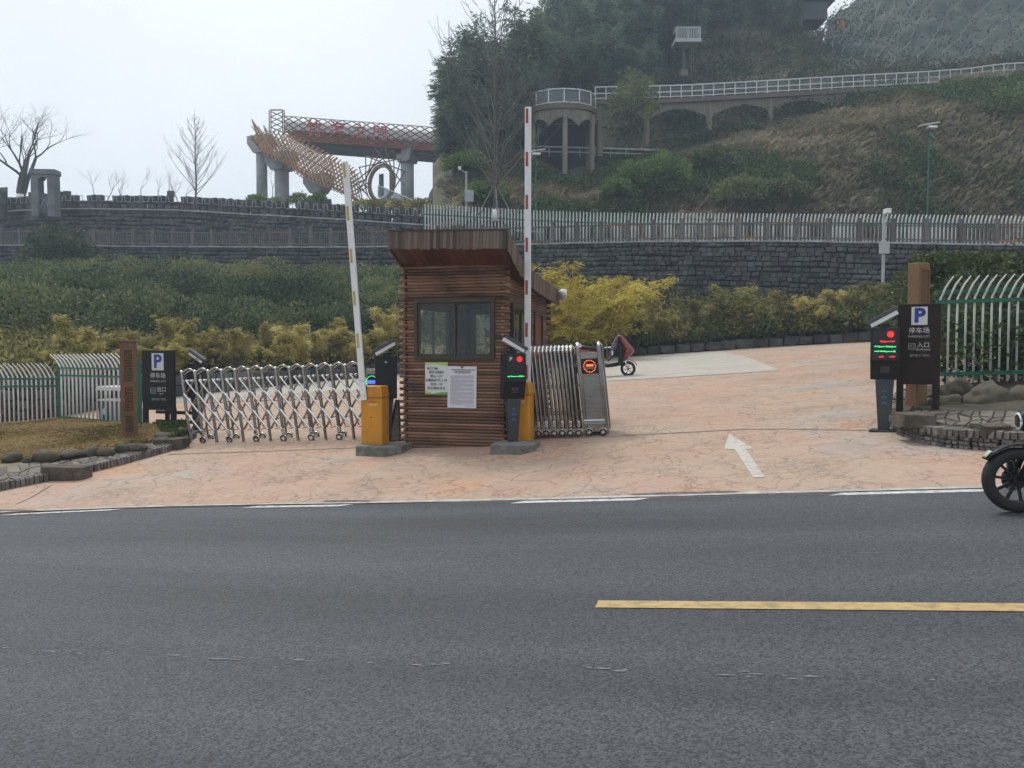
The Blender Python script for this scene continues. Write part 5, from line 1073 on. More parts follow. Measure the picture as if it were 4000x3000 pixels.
# ------------------------------------------------------------ rough kerb of stones along the back of the lot
kw = thing('stone_kerb', 'rough dark stone kerb along the foot of the planted bank', 'kerb', lotpt(-500)); o0 = lotpt(-500); rn = random.Random(21); kv = [block_mesh('kerb_stone', STONE, 900 + i, .22, .1) for i in range(8)]
lp_ = [lotpt(px) for px in range(-300, 4300, 60)]
for p, an, L in polyline(lp_, .55):
    px = 2000 + p.x / p.y * F; H = lerp(PXW, KH, px); n = max(int(H / .27), 1)
    for k in range(n):
        o = link('kerb_stone', rn.choice(kv), kw); o.location = Vector((p.x + rn.uniform(-.06, .06), p.y + .05, ground(p.x, p.y) + H / n * (k + .5))) - o0; o.scale = (L * rn.uniform(.85, 1.05), .35, H / n * rn.uniform(.85, 1.05)); o.rotation_euler = (rn.uniform(-.08, .08), rn.uniform(-.06, .06), an)
# ------------------------------------------------------------ balustrade along the lower wall
bal = thing('balustrade', 'weathered dark timber balustrade along the top of the lower retaining wall', 'balustrade', wp[0]); o0 = Vector(wp[0]); rn = random.Random(31)
nb = int(lwcum[-1] / 1.52); seq = [lwat(i * lwcum[-1] / nb - (1e-3 if i == nb else 0)) for i in range(nb + 1)]; cnt = 0; extra = MB(); bays = []
for i in range(nb):
    (p, d, z, _), (q, d2, z2, _) = seq[i], seq[i + 1]; a = Vector((p.x, p.y + .18, z + .06)) - o0; b = Vector((q.x, q.y + .18, z2 + .06)) - o0; px = 2000 + p.x / p.y * F
    if not -260 < px < 3960: continue
    s_ = .19; ph = MB().box(-s_ / 2, s_ / 2, -s_ / 2, s_ / 2, 0, 1.12).box(-s_ / 2 - .02, s_ / 2 + .02, -s_ / 2 - .02, s_ / 2 + .02, 1.14, 1.20).box(-.07, .07, -.07, .07, 1.12, 1.14) if i == -1 else None
    stick(bal, 'post', a, a + Vector((0, 0, 1.16)), s_, DTIMB, 'box', s_); stick(bal, 'post_cap', a + Vector((0, 0, 1.165)), a + Vector((0, 0, 1.23)), s_ * 1.15, DTIMB, 'box', s_ * 1.15)
    fresh = rn.random() < .16; up_ = Vector((0, 0, 1)); e = (b - a).normalized() * s_ / 2
    stick(bal, 'top_rail', a + e + up_ * .98, b - e + up_ * .98, .10, OTIMB if fresh else DTIMB, 'box', .07, up=(0, 0, 1)); stick(bal, 'bottom_rail', a + e + up_ * .17, b - e + up_ * .17, .09, OTIMB if rn.random() < .12 else DTIMB, 'box', .07, up=(0, 0, 1))
    bays.append((abs(px - 2900), a, b, up_))
bays.sort(key=lambda t: t[0])
for _, a, b, up_ in bays:
    for k in range(1, 9):
        q = a.lerp(b, k / 9)
        if rn.random() < .03: continue
        cnt += 1
        if cnt <= 300: stick(bal, 'baluster', q + up_ * .205, q + up_ * .945, .055, DTIMB, 'box', .05)
        else: extra.bar(q + up_ * .205, q + up_ * .945, .055, .05)
tag(extra.build('baluster_run', DTIMB, bal), kind='stuff')
# white fence with green rails on the terrace behind it
fx = [(1655, 800, 54.5), (1800, 808, 54), (1980, 818, 53.5), (2180, 828, 52.5), (2420, 834, 51.5), (2700, 836, 50.5), (3000, 837, 49.5), (3320, 839, 48.8), (3650, 842, 48), (4000, 846, 47), (4400, 850, 46)]
fpts = []
for px, y, d_ in fx: t = P(px, y, d_); t.z -= 2.35; fpts.append(t)
fence('terrace_fence', 'long white picket fence with green rails at the foot of the hill', fpts, 2.35, .215, .05, (.3, 1.72, 2.02), 2.3, .22, 1.0, rr=.045)
# ------------------------------------------------------------ poles and small fixtures
def pole(name, label, base, H, r, mat): t = thing(name, label, 'pole', base); stick(t, 'pole', (0, 0, -.3), (0, 0, H), r, mat); return t
LG = pmat('light_grey_metal', (.42, .44, .45), (.36, .38, .39), 2, .5)
p = P(3447, 1185, 37.5); k = 37.5 / F; t = pole('camera_pole', 'pale grey camera pole with box in front of the right wall', p, (1185 - 835) * k, .075, LG)
MB().box(-.25, .22, -.16, -.06, (1185 - 995) * k, (1185 - 948) * k).build('control_box', LG, t, bevel=.02); MB().box(-.05, .18, -.35, .05, (1185 - 842) * k, (1185 - 822) * k).build('camera', WHITE, t, bevel=.02); MB().lathe([(.16, -.02), (.16, .02)], n=12).build('base_plate', LG, t)
bxw = thing('utility_box', 'small white utility box on the bank right of the pale camera pole', 'box', P(3480, 1150, 37.8)); MB().box(-.13, .13, -.06, .06, -.14, .14).build('case', WHITE, bxw, bevel=.01); MB().box(-.02, .02, -.02, .02, -.6, -.14).build('stand', LG, bxw)
pipe = MB().tube([P(3300, 1188, 37.8), P(3420, 1178, 37.6), P(3525, 1172, 37.4)], .035, 6).build('water_pipe', WHITE); tag(pipe, 'thin white pipe lying along the bank at the camera pole foot', 'pipe')
p = P(1822, 828, 55.5); k = 55.5 / F; t = pole('camera_pole', 'grey camera pole with box at the left end of the hill', p, (828 - 672) * k, .07, LG); MB().box(-.1, .5, -.15, -.05, (828 - 790) * k, (828 - 745) * k).build('control_box', LG, t, bevel=.02); MB().bar((0, 0, (828 - 680) * k), (-.42, -.05, (828 - 664) * k), .06).build('arm', LG, t); MB().box(-.55, -.35, -.2, .05, (828 - 668) * k, (828 - 655) * k).build('camera', WHITE, t, bevel=.02)
def solar(label, px, yb, yt, d_):
    p = P(px, yb, d_); k = d_ / F; H = (yb - yt) * k; t = pole('solar_lamp', label, p, H, .05, GREEN)
    MB().add([(-.62, -.35, H + .02), (.62, -.2, H + .24), (.62, .35, H + .30), (-.62, .25, H + .08)], [(0, 1, 2, 3)]).build('solar_panel', WHITE, t).modifiers.new('s', 'SOLIDIFY').thickness = .05
    MB().bar((0, 0, H - .45), (.1, -.5, H - .9), .14, .1).build('bracket', GREEN, t); MB().box(-.25, .3, -.45, -.1, H - .16, H - .02).build('lamp_head', WHITE, t, bevel=.02)
    for z in (H * .45, H * .66): MB().bar((-.04, -.06, z), (.25, -.1, z + .35), .03).build('stay', GREEN, t)
solar('green solar lamp post on the grassy slope at the right', 3622, 860, 503, 52.5); solar('green solar lamp post left of the platform columns', 2093, 830, 605, 53.5)
sg = thing('plant_sign', 'small dark sign standing in the hedge left of the booth', 'sign', P(1186, 1310, 33)); k = 33 / F; MB().box(-22 * k, 22 * k, -.02, .02, 5 * k, 40 * k).build('board', SIGNB, sg, bevel=.01)
for x in (-24 * k, 24 * k): MB().box(x - .02, x + .02, -.02, .02, -.6, 42 * k).build('leg', LG, sg)
MB().box(-12 * k, 12 * k, -.026, -.021, 18 * k, 22 * k).build('text_line', SIGNG, sg); MB().lathe([(4 * k, -.026), (4 * k, -.021)], c=(0, 0, 31 * k), axis='y', n=12).build('emblem', SIGNG, sg)
wt = MB().box(-.22, .22, -.05, .05, -.13, .13).build('wall_plate', CONCR, None, bevel=.01); wt.location = P(738, 1056, 55.9); tag(wt, 'pale rectangular plate low on the left retaining wall', 'plate')
# ------------------------------------------------------------ stone arch on the upper wall
k = 60.5 / F; ASTN = pmat('arch_stone', (.13, .138, .145), (.21, .22, .225), 1.2, .9, bump=.3, dirt=((.08, .085, .085), .7, .6)); ar = thing('stone_arch', 'square grey stone gateway standing on the upper wall at far left', 'arch', P(180, 818, 60.5), R(4)); W2, H = .86, 150 * k
for sx in (-1, 1): MB().box(sx * (W2 - .27) - .27, sx * (W2 - .27) + .27, -.45, .45, -.6, H - .75).build('pillar', ASTN, ar, bevel=.03)
MB().box(-W2 - .08, W2 + .08, -.5, .5, H - .38, H).build('lintel', ASTN, ar, bevel=.03); q = W2 - .545
MB().prism([(-W2, H - .384), (W2, H - .384), (W2, H - .748), (q, H - .748), (q - .10, H - .70), (q - .16, H - .58), (q - .34, H - .52), (-q + .34, H - .52), (-q + .16, H - .58), (-q + .10, H - .70), (-q, H - .748), (-W2, H - .748)], -.40, .40).build('shaped_head', ASTN, ar)
MB().prism([(-q + .003, -.3), (q - .003, -.3), (q - .003, .95), (q * .6, 1.12), (0, 1.18), (-q * .6, 1.12), (-q + .003, .95)], -.18, -.06).build('carved_screen', pmat('blue_grey_stone', (.10, .115, .13), (.14, .155, .17), 3, .9), ar)
for s_ in (-1, 1): MB().bar((s_ * q * .95, -.20, .05), (0, -.20, .75), .06).build('screen_moulding', CONCR, ar)
st0 = link('standing_stone', block_mesh('standing_stone', STONE, 990, .3, .15)); st0.scale = (.9, .5, 2.2); st0.location = P(2, 800, 62); tag(st0, 'rounded dark standing stone at the extreme left of the upper wall', 'stone')
# ------------------------------------------------------------ bridge of the bamboo gate
def Z2(x, y, d_): return P(900 + x / 2.212, 350 + y / 2.212, d_)
br = thing('sky_bridge', 'high footbridge with diamond lattice side and red Chinese characters, running into the bamboo hill', 'bridge', Z2(1000, 520, 84)); o0 = br.location.copy()
def quadbox(par, name, mat, q, d0, d1):
    v = [Z2(x, y, d0) - o0 for x, y in q]; off = Vector((0, d1 - d0, 0)); v += [p + off for p in v]
    return MB().add(v, [(0, 1, 2, 3), (7, 6, 5, 4), (0, 4, 5, 1), (1, 5, 6, 2), (2, 6, 7, 3), (3, 7, 4, 0)]).build(name, mat, par)
quadbox(br, 'girder', GIRD, [(540, 425), (1990, 530), (1990, 592), (650, 490)], 84.3, 87.3); quadbox(br, 'side_panel', REDB, [(465, 352), (1990, 495), (1990, 545), (560, 440)], 84.0, 84.25)
quadbox(br, 'side_panel', REDB, [(465, 352), (1990, 495), (1990, 545), (560, 440)], 87.4, 87.6)
m = MB(); v = []
for x, yt, yb in ((470, 226, 365), (900, 262, 400), (1400, 300, 450), (1990, 345, 505)):
    b_ = Z2(x, yb, 84.3) - o0; t_ = Z2(x, yt, 84.3) - o0; h_ = t_.z - b_.z
    for k_ in range(7): a = math.pi * k_ / 6; v.append((b_.x, b_.y + 1.5 - 1.5 * math.cos(a), b_.z + h_ * .12 + h_ * .84 * math.sin(a) ** .6))
m.add(v, [(7 * i + j, 7 * i + j + 1, 7 * i + 8 + j, 7 * i + 7 + j) for i in range(3) for j in range(6)]).build('canopy', VEIL, br, True)
BROWN = pmat('brown_lattice', (.17, .11, .08), (.12, .08, .06), 3, .7)
for i in range(-3, 18):
    for sg_ in (1, -1):
        x0 = 465 + i * 84; x1 = x0 + 330
        xa, xb = (x0, x1) if sg_ > 0 else (x1, x0)
        lo_ = lambda x: 430 + (x - 540) * .0715; hi_ = lambda x: 228 + (x - 465) * .0765
        f0_, f1_ = 0., 1.
        if min(xa, xb) < 465: 
            fr = (465 - min(xa, xb)) / 330; (f0_, f1_) = (fr, 1.) if sg_ > 0 else (0., 1 - fr)
        if max(xa, xb) > 1880: 
            fr = (max(xa, xb) - 1880) / 330; (f0_, f1_) = (f0_, 1 - fr) if sg_ > 0 else (fr, f1_)
        if f1_ - f0_ < .08: continue
        pt = lambda f: Z2(xa + (xb - xa) * f, (lo_(xa) * (1 - f) + hi_(xb) * f), 83.8 - (.1 if sg_ > 0 else 0)) - o0
        stick(br, 'lattice_pole', pt(f0_), pt(f1_), .055, BROWN)
MB().tube([Z2(465, 228, 83.8) - o0, Z2(1200, 284, 83.8) - o0, Z2(1880, 335, 83.8) - o0], .04, 6).build('top_rail', BROWN, br); MB().tube([Z2(465, 345, 83.85) - o0, Z2(1200, 405, 83.85) - o0, Z2(1880, 465, 83.85) - o0], .04, 6).build('middle_rail', BROWN, br)
CHR = pmat('red_character', (.42, .035, .045), None, 5, .5)
for ch, x, y, sz in (('竹', 725, 343, 118), ('海', 925, 352, 112), ('之', 1118, 370, 100), ('門', 1292, 385, 104)):
    S_ = sz / 2.212 * 83.5 / F
    for mt, off, bold in ((WHITE, .0, .035), (CHR, -.06, .008)):
        o = lettering(br, ch, S_ * 1.28, mt, 0, 0, 0, bold, name='character' if mt is CHR else 'character_backing', ext=.02); o.location = Z2(x, y, 83.5) - o0 + Vector((0, off, 0)); o.rotation_euler = (math.pi / 2, 0, 0)
        for _ in (0,): o.rotation_euler = (math.pi / 2, R(4), 0)
# end portal
for x in (350, 452, 465, 335):
    dd = 84 if x in (350, 452) else 87; stick(br, 'portal_post', Z2(x, 420, dd) - o0, Z2(x, 178, dd) - o0, .06, BROWN)
for k_ in range(4):
    y = 190 + k_ * 45; stick(br, 'portal_brace', Z2(350, y, 84) - o0, Z2(452, y + 45, 84) - o0, .05, BROWN); stick(br, 'portal_brace', Z2(452, y, 84) - o0, Z2(350, y + 45, 84) - o0, .05, BROWN)
MB().bar(Z2(345, 176, 84) - o0, Z2(456, 176, 84) - o0, .12, .16).build('portal_lintel', VEIL, br)
# stair ramp with woven bamboo sides
rp = thing('bamboo_ramp', 'descending stair ramp with woven bamboo sides from the bridge to the round gate', 'ramp', Z2(600, 720, 80)); o0r = rp.location.copy()
Lk = [(175, 418), (290, 548), (450, 602), (610, 728), (780, 800), (930, 860), (1070, 950)]; Uk = [(188, 235), (262, 345), (460, 372), (660, 478), (850, 580), (990, 660), (1120, 800)]; Dk = [82, 81.5, 81, 80, 79, 78.3, 77.8]
def rl(tab, f, k_): return lerp(np.linspace(0, 1, len(tab)), [t[k_] for t in tab], f)
def rpt(f, h, dep): x = rl(Lk, f, 0) * (1 - h) + rl(Uk, f, 0) * h; y = rl(Lk, f, 1) * (1 - h) + rl(Uk, f, 1) * h; p = Z2(x, y, float(np.interp(f, np.linspace(0, 1, len(Dk)), Dk))); return p + Vector((dep * .25, dep, 0)) - o0r
for dep in (0., 2.1):
    for i in range(0, 32):
        for sg_ in (1, -1):
            f0_ = i / 30; f1_ = f0_ + .14; a_, b_ = (f0_, f1_) if sg_ > 0 else (f1_, f0_)
            if min(a_, b_) < -.01 or max(a_, b_) > 1.02: continue
            q0, q1 = rpt(min(max(a_, 0), 1), -.06, dep), rpt(min(max(b_, 0), 1), (1.06 if sg_ > 0 else .95) if f0_ > .12 else .86, dep); e = (q1 - q0) * (.05 if f0_ > .12 else .0); stick(rp, 'bamboo_pole', q0 - e, q1 + e, .058, BAMBOO)
    for h in (.15, .55, .9): MB().tube([rpt(f, h, dep) for f in np.linspace(0, 1, 14)], .045, 6).build('handrail', BAMBOO if h < .9 else WHITE, rp)
v = []
for f in np.linspace(0, 1, 16):
    for dep, hh in ((0.05, .05), (2.05, .05), (2.05, -.04), (.05, -.04)): v.append(rpt(f, hh, dep))
MB().add(v, [(4 * i + j, 4 * i + (j + 1) % 4, 4 * i + 4 + (j + 1) % 4, 4 * i + 4 + j) for i in range(15) for j in range(4)]).build('deck', pmat('orange_deck', (.28, .09, .045), (.20, .07, .04), 1, .7), rp)
# piers
def pier(label, x, r, ytop, cap, d_, flare=1.8):
    t = thing('bridge_pier', label, 'pier', Z2(x, 1010, d_), R(-25), 'concrete piers of the bridge'); k = d_ / F / 2.212; H = (1010 - ytop) * k
    MB().lathe([(r * k, -1), (r * k, H)], n=24).build('column', CONCR, t, True); c0, c1, yt = cap; wd = (c1 - c0) * k / 2; h = (ytop - yt) * k
    MB().prism([(-r * k * 1.02, H - .02), (r * k * 1.02, H - .02), (wd, H + h * .55), (wd, H + h), (-wd, H + h), (-wd, H + h * .55)], -r * k * 1.25, r * k * 1.25).build('cap', CONCR, t, bevel=.04)
pier('tall bridge pier at the far left end of the ramp', 275, 46, 560, (165, 385, 415), 85); pier('thick bridge pier with flared cap, second from left', 447, 60, 705, (310, 560, 560), 84); pier('short bridge pier with broad flared cap under the ramp', 765, 50, 900, (640, 880, 745), 82); pier('round bridge pier with square cap right of the circular gate', 1530, 56, 640, (1460, 1616, 483), 85)
# round gate with sunburst of poles
mg = thing('moon_gate', 'round wooden gate with a sunburst of bamboo poles below the bridge', 'gate', Z2(1305, 810, 77.6), R(-37)); rad = 150 / 2.212 * 77.6 / F
GOLD = pmat('golden_wood', (.30, .19, .08), (.22, .13, .06), 2, .6); DGRN = pmat('dark_green_ring', (.02, .075, .06), (.03, .1, .08), 2, .6)
MB().lathe([(rad * .90, -.15), (rad, -.15), (rad, .15), (rad * .90, .15), (rad * .90, -.15)], axis='y', n=48, cap=False).build('inner_ring', GOLD, mg, True); MB().lathe([(rad * 1.01, -.1), (rad * 1.09, -.1), (rad * 1.09, .1), (rad * 1.01, .1), (rad * 1.01, -.1)], axis='y', n=48, cap=False).build('outer_ring', DGRN, mg, True)
for k_ in range(16):
    a = 2 * math.pi * k_ / 16; c, s_ = math.cos(a), math.sin(a); 
    for sg_, yy in ((1, -.18), (-1, -.26)):
        L0, L1 = -.3 * rad, 1.7 * rad; p0 = Vector((c * rad * 1.12 - sg_ * s_ * L0, yy, s_ * rad * 1.12 + sg_ * c * L0)); p1 = Vector((c * rad * 1.12 - sg_ * s_ * L1, yy, s_ * rad * 1.12 + sg_ * c * L1))
        if p1.z > -rad * .9 and p0.z > -rad * 1.1: stick(mg, 'sunburst_pole', p0, p1, .055, BROWN)
for x in (-.1, .75): MB().box(x * rad - .28, x * rad + .28, .1, .2, -rad * .7, rad * .55).build('door_leaf', pmat('slate_panel', (.05, .06, .07)), mg)
MB().box(-rad, rad, -.4, .6, -rad * 1.3, -rad * .98).build('threshold', CONCR, mg)
sr = thing('glass_stair', 'stair flight with orange side and glass railing leading up to the round gate', 'stairs', Z2(1300, 960, 77)); o1 = sr.location.copy()
for dd, nm in ((76.2, 'glass_panel'), (77.8, 'glass_panel')):
    pr_ = None
    for i in range(9):
        f = i / 8; b_ = Z2(1275 + 560 * f, 935 + 150 * f, dd) - o1; t_ = Z2(1275 + 560 * f, 828 + 238 * f, dd) - o1; stick(sr, 'rail_post', b_, t_, .035, WHITE)
        if pr_: MB().add([pr_[0], b_, t_, pr_[1]], [(0, 1, 2, 3)]).build(nm, RGLASS, sr)
        pr_ = (b_, t_)
    MB().tube([Z2(1275, 826, dd) - o1, Z2(1835, 1066, dd) - o1], .05, 6).build('handrail', WHITE, sr)
MB().add([Z2(1260, 955, 76.3) - o1, Z2(1500, 1045, 76.3) - o1, Z2(1280, 1045, 76.3) - o1, Z2(1260, 955, 77.7) - o1, Z2(1500, 1045, 77.7) - o1, Z2(1280, 1045, 77.7) - o1], [(0, 1, 2), (3, 4, 5), (0, 1, 4, 3), (1, 2, 5, 4), (0, 2, 5, 3)]).build('flight', pmat('orange_stair', (.36, .17, .045), (.28, .13, .04), 1, .7), sr)
# ------------------------------------------------------------ cliff rock at the hill's left end
cl = link('cliff', rock_mesh('cliff', ROCKC, 5, 5, .16)); cl.scale = (2.3, 3, 2.9); cl.location = P(1790, 785, 63.5); cl.rotation_euler = (.1, R(14), .2); tag(cl, kind='structure')
cl2 = link('cliff', rock_mesh('cliff', ROCKC, 8, 5, .16)); cl2.scale = (1.9, 2.5, 1.6); cl2.location = P(1760, 850, 63); cl2.rotation_euler = (0, R(20), .5); tag(cl2, kind='structure')
# ------------------------------------------------------------ viewing platform and hillside walkway
WRAIL = pmat('white_rail', (.62, .64, .65), (.55, .57, .58), 1, .5); DECK = pmat('weathered_deck', (.16, .11, .085), (.11, .095, .085), (2, 2, 8), .85)
k = 65 / F; pf = thing('viewing_platform', 'rounded viewing platform with glass railing on tall columns above the slope', 'platform', P(2196, 700, 68)); o0 = pf.location.copy()
cz = P(2196, 405, 66).z - o0.z; RX = 2.75; ang = [R(180 + 8 + 164 * i / 6) for i in range(7)]; rim = [Vector((RX * math.cos(a), 2.1 * math.sin(a) - .2, 0)) for a in ang]; poly = [(-RX * 1.02, 2.), *[(p.x * 1.03, p.y * 1.03) for p in rim], (RX * 1.02, 2.)]
MB().prism(poly, cz - .42, cz, 'xy').build('deck_edge', DECK, pf); MB().prism([(x * .93, y * .93) for x, y in poly], cz - .5, cz - .425, 'xy').build('underside', GIRD, pf)
sk = MB(); clad = 0; cuts = [rim[0], rim[3], rim[6]]
N_ = 90
for i in range(N_ + 1):
    f = i / N_ * 6; j = min(int(f), 5); p = rim[j].lerp(rim[j + 1], f - j) * .95; u_ = (i / N_ * 3) % 1; arch_ = 1.35 - .70 * math.sin(u_ * math.pi) ** .8; sk.bar((p.x, p.y, cz - .45), (p.x, p.y, cz - .45 - arch_), .085, .06)
tag(sk.build('bamboo_skirt', CLAD, pf), kind='stuff')
for x, y in ((-2.45, -.7), (0.1, -2.0), (2.45, -.7), (-2.2, 1.6), (2.3, 1.6)): MB().lathe([(.21, -5.), (.21, cz - .5)], c=(x, y, 0), n=14).build('column', pmat('tan_column', (.22, .19, .14), (.15, .13, .10), (3, 3, .5), .85), pf, True)
for a, b in zip(rim, rim[1:]): MB().add([a + Vector((0, 0, cz + .1)), b + Vector((0, 0, cz + .1)), b + Vector((0, 0, cz + 1.02)), a + Vector((0, 0, cz + 1.02))], [(0, 1, 2, 3)]).build('glass_panel', RGLASS, pf)
for p in rim: stick(pf, 'rail_post', p + Vector((0, 0, cz)), p + Vector((0, 0, cz + 1.12)), .05, WRAIL)
MB().tube([p + Vector((0, 0, cz + 1.12)) for p in rim], .055, 6).build('handrail', WRAIL, pf); MB().tube([p + Vector((0, 0, cz + .06)) for p in rim], .045, 6).build('bottom_rail', WRAIL, pf)
MB().box(-3.2, 3.2, 1.7, 2.1, -5, cz - .6).build('rear_wall', pmat('shadowed_rear_wall', (.018, .021, .026), (.03, .033, .038), 1, .95), pf)  # near-black wall: the shadow under the platform is put into its colour
lr = thing('lower_path_rail', 'grey rail of a lower path passing behind the platform columns', 'railing', P(2090, 590, 68.2)); o1 = lr.location.copy()
MB().tube([P(2085, 572, 68.2) - o1, P(2320, 578, 68.2) - o1, P(2600, 588, 67.5) - o1], .07, 6).build('top_rail', LG, lr); MB().tube([P(2085, 592, 68.2) - o1, P(2320, 596, 68.2) - o1, P(2600, 604, 67.5) - o1], .05, 6).build('lower_rail', LG, lr)
for px in range(2085, 2600, 60): stick(lr, 'post', P(px, 612, 68.2) - o1, P(px, 574, 68.2) - o1, .035, LG)
wk = thing('hill_walkway', 'long hillside walkway with white railing and arched bamboo skirt', 'walkway', P(2700, 560, 70)); o0 = wk.location.copy()
WX = [2325, 2500, 2700, 3000, 3300, 3600, 3775, 3860, 3934, 4010, 4200]; WY = [392, 388, 381, 364, 346, 330, 318, 306, 298, 296, 300]; WD = [67.5, 69, 70, 70.5, 71, 71, 71, 70.5, 70, 69, 68]
def wkp(px, dz=0., dy=0.): p = P(px, lerp(WX, WY, px), lerp(WX, WD, px)); return p + Vector((0, dy, dz)) - o0
xs = list(range(2325, 4201, 42)); v = []
for px in xs:
    for dy, dz in ((0, 0), (1.8, 0), (1.8, -.35), (0, -.35)): v.append(wkp(px, dz, dy))
MB().add(v, [(4 * i + j, 4 * i + (j + 1) % 4, 4 * i + 4 + (j + 1) % 4, 4 * i + 4 + j) for i in range(len(xs) - 1) for j in range(4)]).build('deck', DECK, wk)
for px in xs: stick(wk, 'rail_post', wkp(px, 0), wkp(px, 1.08), .042, WRAIL)
MB().tube([wkp(px, 1.08) for px in xs], .05, 6).build('handrail', WRAIL, wk); MB().tube([wkp(px, .14) for px in xs], .04, 6).build('bottom_rail', WRAIL, wk); MB().tube([wkp(px, 1.08, 1.7) for px in xs], .05, 6).build('handrail', WRAIL, wk)
for a, b in zip(xs, xs[1:]): MB().add([wkp(a + 3, .2, .01), wkp(b - 3, .2, .01), wkp(b - 3, 1.0, .01), wkp(a + 3, 1.0, .01)], [(0, 1, 2, 3)]).build('glass_panel', glassmat('clear_rail_glass', (.93, .95, .96), clear=.9), wk)
sk = MB(); colx = [2345, 2528, 2775, 3015, 3260]
for i, px in enumerate(np.arange(2330, 3420, 3.6)):
    j = int(np.searchsorted(colx, px)) - 1; 
    if 0 <= j < len(colx) - 1: u_ = (px - colx[j]) / (colx[j + 1] - colx[j]); hh = 1.5 - 1.0 * math.sin(u_ * math.pi) ** .8
    else: hh = 1.2
    a = wkp(px, -.36, .25); sk.bar(a, a - Vector((0, 0, hh * (1.0 if px < 2900 else .8))), .075, .05)
tag(sk.build('bamboo_skirt', CLAD, wk), kind='stuff')
for px in colx[:4]: a = wkp(px, -.36, .4); stick(wk, 'column', a - Vector((0, 0, 4.2)), a, .28, MATS['tan_column'])
MB().box(-.05, .05, 0, .2, 0, .1)
# white stack at the bend, small hillside balcony, dark eave and orange hut high up
bc_ = thing('hill_balcony', 'small pale balcony on a single column among the bamboo', 'balcony', P(2681, 275, 79)); k = 79 / F
MB().box(-50 * k, 50 * k, -.8, .9, 97 * k, 110 * k).build('slab', LG, bc_); stick(bc_, 'column', (-.3, 0, -1.2), (-.3, 0, 97 * k), .15, pmat('dark_column', (.06, .06, .062))); MB().box(-.6, .1, -.3, .3, -.6, .0).build('footing', pmat('tan_footing', (.16, .13, .10)), bc_)
for i in range(15): x = (-45 + 90 * i / 14) * k; stick(bc_, 'baluster', (x, -.72, 110 * k), (x, -.72, 150 * k), .045 if i % 7 else .08, LG)
MB().box(-48 * k, 48 * k, -.80, -.64, 148 * k, 153 * k).build('handrail', LG, bc_)
for s_ in (-1, 1): MB().box(s_ * 46 * k - .05, s_ * 46 * k + .05, -.64, .8, 148 * k, 152 * k).build('handrail', LG, bc_)
ev = thing('pavilion_eave', 'dark pavilion eave jutting out at the top of the picture', 'pavilion', P(3190, 20, 92)); MB().prism([(-2.6, -.3), (1.7, .1), (1.8, .8), (-2.6, 1.2)], -2, 2).build('roof_edge', pmat('dark_tile', (.05, .055, .065)), ev); MB().box(-2.4, .6, -1.6, 1.6, -2.2, -.29).build('wall', GIRD, ev)
hu = thing('orange_hut', 'small orange panel hut on the saddle of the hill', 'hut', P(3282, 122, 101)); MB().box(-.6, .6, -.4, .4, -.4, 1.2).build('panel', pmat('orange_sheet', (.45, .12, .03), (.38, .11, .03), 1, .7), hu); MB().box(-.7, .7, -.5, .5, 1.203, 1.3).build('roof', GIRD, hu)
# ------------------------------------------------------------ trees
def bare_tree(name, label, base, H, spread, seed, mat, stems=1, group=None, conical=False, r0=.12, white=False, depth=4, twigs=1.):
    t = thing(name, label, 'tree', base, 0, group); rn = random.Random(seed); tr = MB(); brm = MB()
    def grow(p, d, L, r, lv, m):
        pts = [p]; rs = [r]; n = 4
        for i in range(n):
            d = (d + Vector((rn.gauss(0, .2), rn.gauss(0, .2), rn.gauss(.02, .1)))).normalized(); p = p + d * L / n; pts.append(p); rs.append(r * (1 - .55 * (i + 1) / n))
        m.tube(pts, rs, 5 if lv > 1 else 7, False)
        if lv >= depth: return
        for k in range(rn.choice((2, 3)) + (1 if lv >= 2 else 0)):
            i = rn.choice((2, 3, 4)) if k else 4; a = rn.uniform(0, 6.28); sp = rn.uniform(.45, .85) * spread
            nd = (d + Vector((math.cos(a) * sp, math.sin(a) * sp, rn.uniform(-.1, .35)))).normalized(); grow(pts[i], nd, L * rn.uniform(.55, .8), rs[i] * .72, lv + 1, brm)
    if conical:
        pts = [Vector((rn.gauss(0, .03), rn.gauss(0, .03), H * i / 10)) for i in range(11)]; tr.tube(pts, [r0 * (1 - .93 * i / 10) for i in range(11)], 7); nb_ = int(38 * twigs)
        for i in range(nb_):
            f = .10 + .80 * (i / nb_) ** 1.15; z = H * f; a = i * 2.4 + rn.uniform(-.3, .3); L = H * (.62 * (1 - f) + .03) * rn.uniform(.65, 1.1) * spread; p = Vector((0, 0, z)); d = Vector((math.cos(a), math.sin(a), .7 + .5 * rn.random())).normalized(); q = [p]; 
            for s_ in range(5): d = (d + Vector((0, 0, .10)) + Vector((rn.gauss(0, .04), rn.gauss(0, .04), 0))).normalized(); p = p + d * L / 5; q.append(p)
            brm.tube(q, [r0 * .36 * (1 - f * .6) * (1 - .8 * s_ / 5) for s_ in range(6)], 4, False)
            for w_ in range(5):
                j = rn.choice((1, 2, 3, 4)); a2 = rn.uniform(0, 6.28); e = (d + Vector((math.cos(a2), math.sin(a2), .2)) * .6).normalized(); brm.tube([q[j], q[j] + e * L * .14, q[j] + e * L * .22 + Vector((0, 0, L * .05))], [r0 * .12, r0 * .09, r0 * .06], 3, False)
    else:
        for k in range(stems):
            a = 6.28 * k / stems + .4; lean = .38 if stems > 1 else .08; grow(Vector((0, 0, 0)), Vector((math.cos(a) * lean, math.sin(a) * lean * .5, 1)).normalized(), H * .42, r0, 1, tr)
    tr.build('trunk', mat, t, True); brm.build('branches', mat, t, True)
    if white: MB().lathe([(r0 * 1.25, -.2), (r0 * 1.2, .55)], n=10).build('whitewash', WHITE, t, True)
    return t
